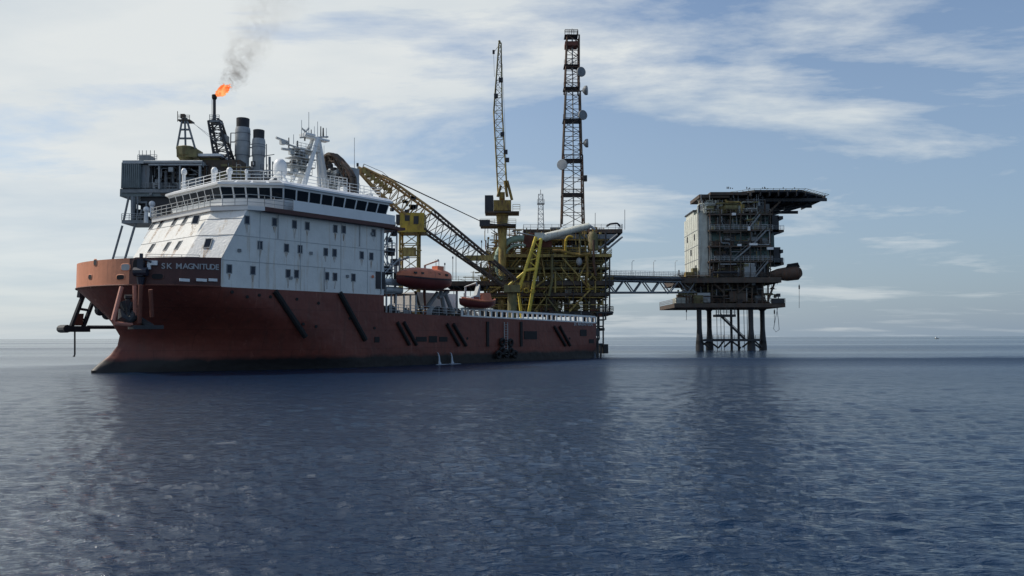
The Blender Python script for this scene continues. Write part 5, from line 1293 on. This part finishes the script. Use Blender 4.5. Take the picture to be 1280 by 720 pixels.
# upper plant room and truss below the helideck
hbox(880,255,962,266,YA+3,13,'grey','plant_room')
greeble(ap, XA(874), XA(955), YA-.2, YA+4, ZA(266), ZA(250), 16, 8, 3, ['cream','brown','lgrey','grey','ochre','olive'], rnd)
for a, b_ in (((873,266),(876,247)),((876,247),(888,264)),((890,266),(900,248)),((912,248),(920,266)),((938,266),(934,246)),((938,246),(950,266)),((961,266),(975,252)),((956,266),(956,250)),((944,250),(942,264))):
    m_ = MB(); LN(m_, *a, *b_, YA+1, .25); m_.build('support_strut', M['brown'], ap)
# helideck
hc = P(952, 237, 206.0); zt = P(952, 237.5, 193).z
HR = 15.0
oct_ = [(hc.x+HR*math.cos(R(22.5+45*k)), 206+HR*.93*math.sin(R(22.5+45*k))) for k in range(8)]
hd = MB().prism(oct_, zt-.5, zt).build('helideck', M['dark'], ap)
net = MB()
o2 = [(hc.x+(HR+1.4)*math.cos(R(22.5+45*k)), 206+(HR*.93+1.4)*math.sin(R(22.5+45*k))) for k in range(8)]
for k in range(8):
    a, b_ = oct_[k], oct_[(k+1) % 8]; c_, d_ = o2[k], o2[(k+1) % 8]
    for j in range(9):
        f = j/8; net.bar((a[0]+(b_[0]-a[0])*f, a[1]+(b_[1]-a[1])*f, zt-.3), (c_[0]+(d_[0]-c_[0])*f, c_[1]+(d_[1]-c_[1])*f, zt+.1), .05, n=4)
    net.bar((*c_, zt+.1), (*d_, zt+.1), .05, n=4); net.bar(((a[0]+c_[0])/2, (a[1]+c_[1])/2, zt-.1), ((b_[0]+d_[0])/2, (b_[1]+d_[1])/2, zt-.1), .04, n=4)
net.build('safety_net', M['olive'], hd)
m_ = MB()
for k in range(-6, 7):
    x = hc.x+k*2.2; hw = HR*.88 if abs(k) < 4 else HR*.55; m_.box(x-.12, x+.12, 206-hw, 206+hw, zt-1.5, zt-.503)
for k in (-5, 0, 5): m_.box(hc.x-HR*.86, hc.x+HR*.86, 206+k*2-.14, 206+k*2+.14, zt-2.3, zt-1.503)
m_.build('deck_girder', M['dark'], ap)
m_ = MB()
for k in range(7):
    x = hc.x+(k-3)*4.0-1; m_ = MB(); m_.bar((x, 202, zt-2.2), (min(x, XA(960)), 200, ZA(262)), .22); m_.build('helideck_prop', M['dark'], ap)
m_ = MB(); m_.bar((hc.x+10, 203, zt-2.2), (XA(962), 200, ZA(268)), .3); m_.build('helideck_prop', M['dark'], ap)
# lower approach deck left of the helideck
hbox(874,243,912,247,YA,10,'brown','upper_platform'); hbox(888,240,934,243.5,YA-.5,10,'brown','upper_platform')
m_ = MB()
for k in range(16):
    px = rnd.uniform(895, 1000); LN(m_, px, 236, px, 236-rnd.uniform(.5, 2.5), 197, .12)
m_.build('deck_light', M['dark'], ap)
# lifeboat capsule at the right hand side
for a, b_ in (((965,348),(985,347)), ((965,341),(978,340))):
    m_ = MB(); LN(m_, *a, *b_, YA+2, .4); m_.build('support_arm', M['brown'], ap)
cp = root('lifeboat', P(984,342,YA+1), 'dark enclosed lifeboat held out on arms at the right side of the accommodation platform', 'lifeboat')
m_ = MB(); m_.path([P(963,344,YA+1),P(972,343,YA+1),P(984,342.5,YA+1),P(996,341,YA+1),P(1001,340,YA+1)], [.9,1.4,1.75,1.8,1.0], 14); m_.build('hull', M['rust'], cp, smooth=True)
m_ = MB(); m_.path([P(982,337,YA+1),P(985,331,YA),P(997,329,YA),P(999,334,YA)], .22, 6); m_.cbox(P(991,333,YA+1), 2.4, 1.4, 1.2); m_.build('launch_frame', M['dark'], cp)
m_ = MB(); m_.path([P(994,334,YA+.2),P(1001,338,YA-.7),P(1000,346,YA-.6)], .16, 6); m_.build('canopy_rim', M['brown'], cp)
for px, y0, y1 in ((999,355,385),(858,384,400),(968,386,404)):
    m_ = MB(); LN(m_, px, y0, px, y1, YA+1, .05); m_.cbox(P(px, y0+4, YA+1), .25,.25,.9); m_.build('hanging_line', M['dark'], ap)
m_ = MB(); m_.path([P(972,385,YA), P(969,400,YA), P(967,411,YA), P(970,415,YA), P(974,412,YA), P(973,400,YA), P(971,385,YA)], .07, 6); m_.build('rope_loop', M['grey'], ap)
# work lamps on posts at deck edge
m_ = MB(); LN(m_, 973, 370, 973, 379, YA, .12); m_.cbox(P(973,369,YA), .8,.6,.8); BX(m_, 965,373,981,379,YA-.2,.5); m_.build('edge_fixture', M['dark'], ap)

# ================================================================== FOOTBRIDGE
ba = P(758, 345.5, 187); bb = P(870, 348, 194.5)
br_ = root('footbridge', ba, 'long steel truss footbridge linking the production and accommodation platforms', 'bridge')
def lerp(f, dz=0, dy=0): p = ba+(bb-ba)*f; return p+Vector((0, dy, dz))
dzb = P(800,346,187).z-P(800,366,187).z
m_ = MB()
for dy in (0, 3): m_.bar(lerp(0,0,dy), lerp(1,0,dy), .22); m_.bar(lerp(0,-.9,dy), lerp(1,-.9,dy), .2); m_.bar(lerp(0,-dzb,dy), lerp(1,-dzb+.4,dy), .18)
m_.build('chord', M['grey'], br_)
m_ = MB(); nb = 5
for k in range(nb):
    for dy in (0, 3):
        f0, f1, f2 = (k+.05)/nb, (k+.5)/nb, (k+.95)/nb; m_.bar(lerp(f0,-.9,dy), lerp(f1,-dzb+.1,dy), .17); m_.bar(lerp(f1,-dzb+.1,dy), lerp(f2,-.9,dy), .17)
m_.build('web_brace', M['grey'], br_)
a, b_ = lerp(0), lerp(1); m_ = MB(); m_.loft([[(p.x, p.y+dy, p.z+dz_) for dy, dz_ in ((-.2,.2),(3.2,.2),(3.2,.34),(-.2,.34))] for p in (a, b_)]); m_.build('walkway', M['brown'], br_)
m_ = MB(); m_.rail([lerp(0,.34,-.1), lerp(1,.34,-.1)], 1.15, .045, 1.2, 3); m_.rail([lerp(0,.34,3.1), lerp(1,.34,3.1)], 1.15, .045, 1.2, 3); m_.build('handrail', M['lgrey'], br_)
m_ = MB(); m_.bar(lerp(0,-.45,-.3), lerp(1,-.45,-.3), .2, n=8); m_.bar(lerp(0,-.5,3.3), lerp(1,-.5,3.3), .25, n=8); m_.build('pipe_run', M['dark'], br_)
for px, y0 in ((790,326),(817,326),(844,326)):
    m_ = MB(); Yb = 187+7.5*(px-758)/112; m_.path([P(px,346,Yb), P(px,y0+2,Yb), P(px+1,y0,Yb), P(px+3,y0,Yb)], .06, 5); m_.build('lamp_post', M['lgrey'], br_)

# ================================================================== distant boat on the horizon
db = root('fishing_boat', (1050*1.9/3.6*1.0, 1980*.5, 0), 'tiny pale boat far off on the right of the horizon', 'boat')
pp = P(1171, 421.0, 990); db.scale = (.65,.65,.65); db.location = (pp.x, 990, 0); ORG[db.name] = Vector()
MB().loft(hullform(9, 3, 1.6, sheer=.25)).build('hull', M['cream'], db, smooth=True)
MB().box(-2.6, .6, -1.1, 1.1, 1.5, 3.6).build('cabin', M['dome'], db)
MB().bar((-1,0,3.6), (-1,0,6.2), .08).build('mast', M['grey'], db)
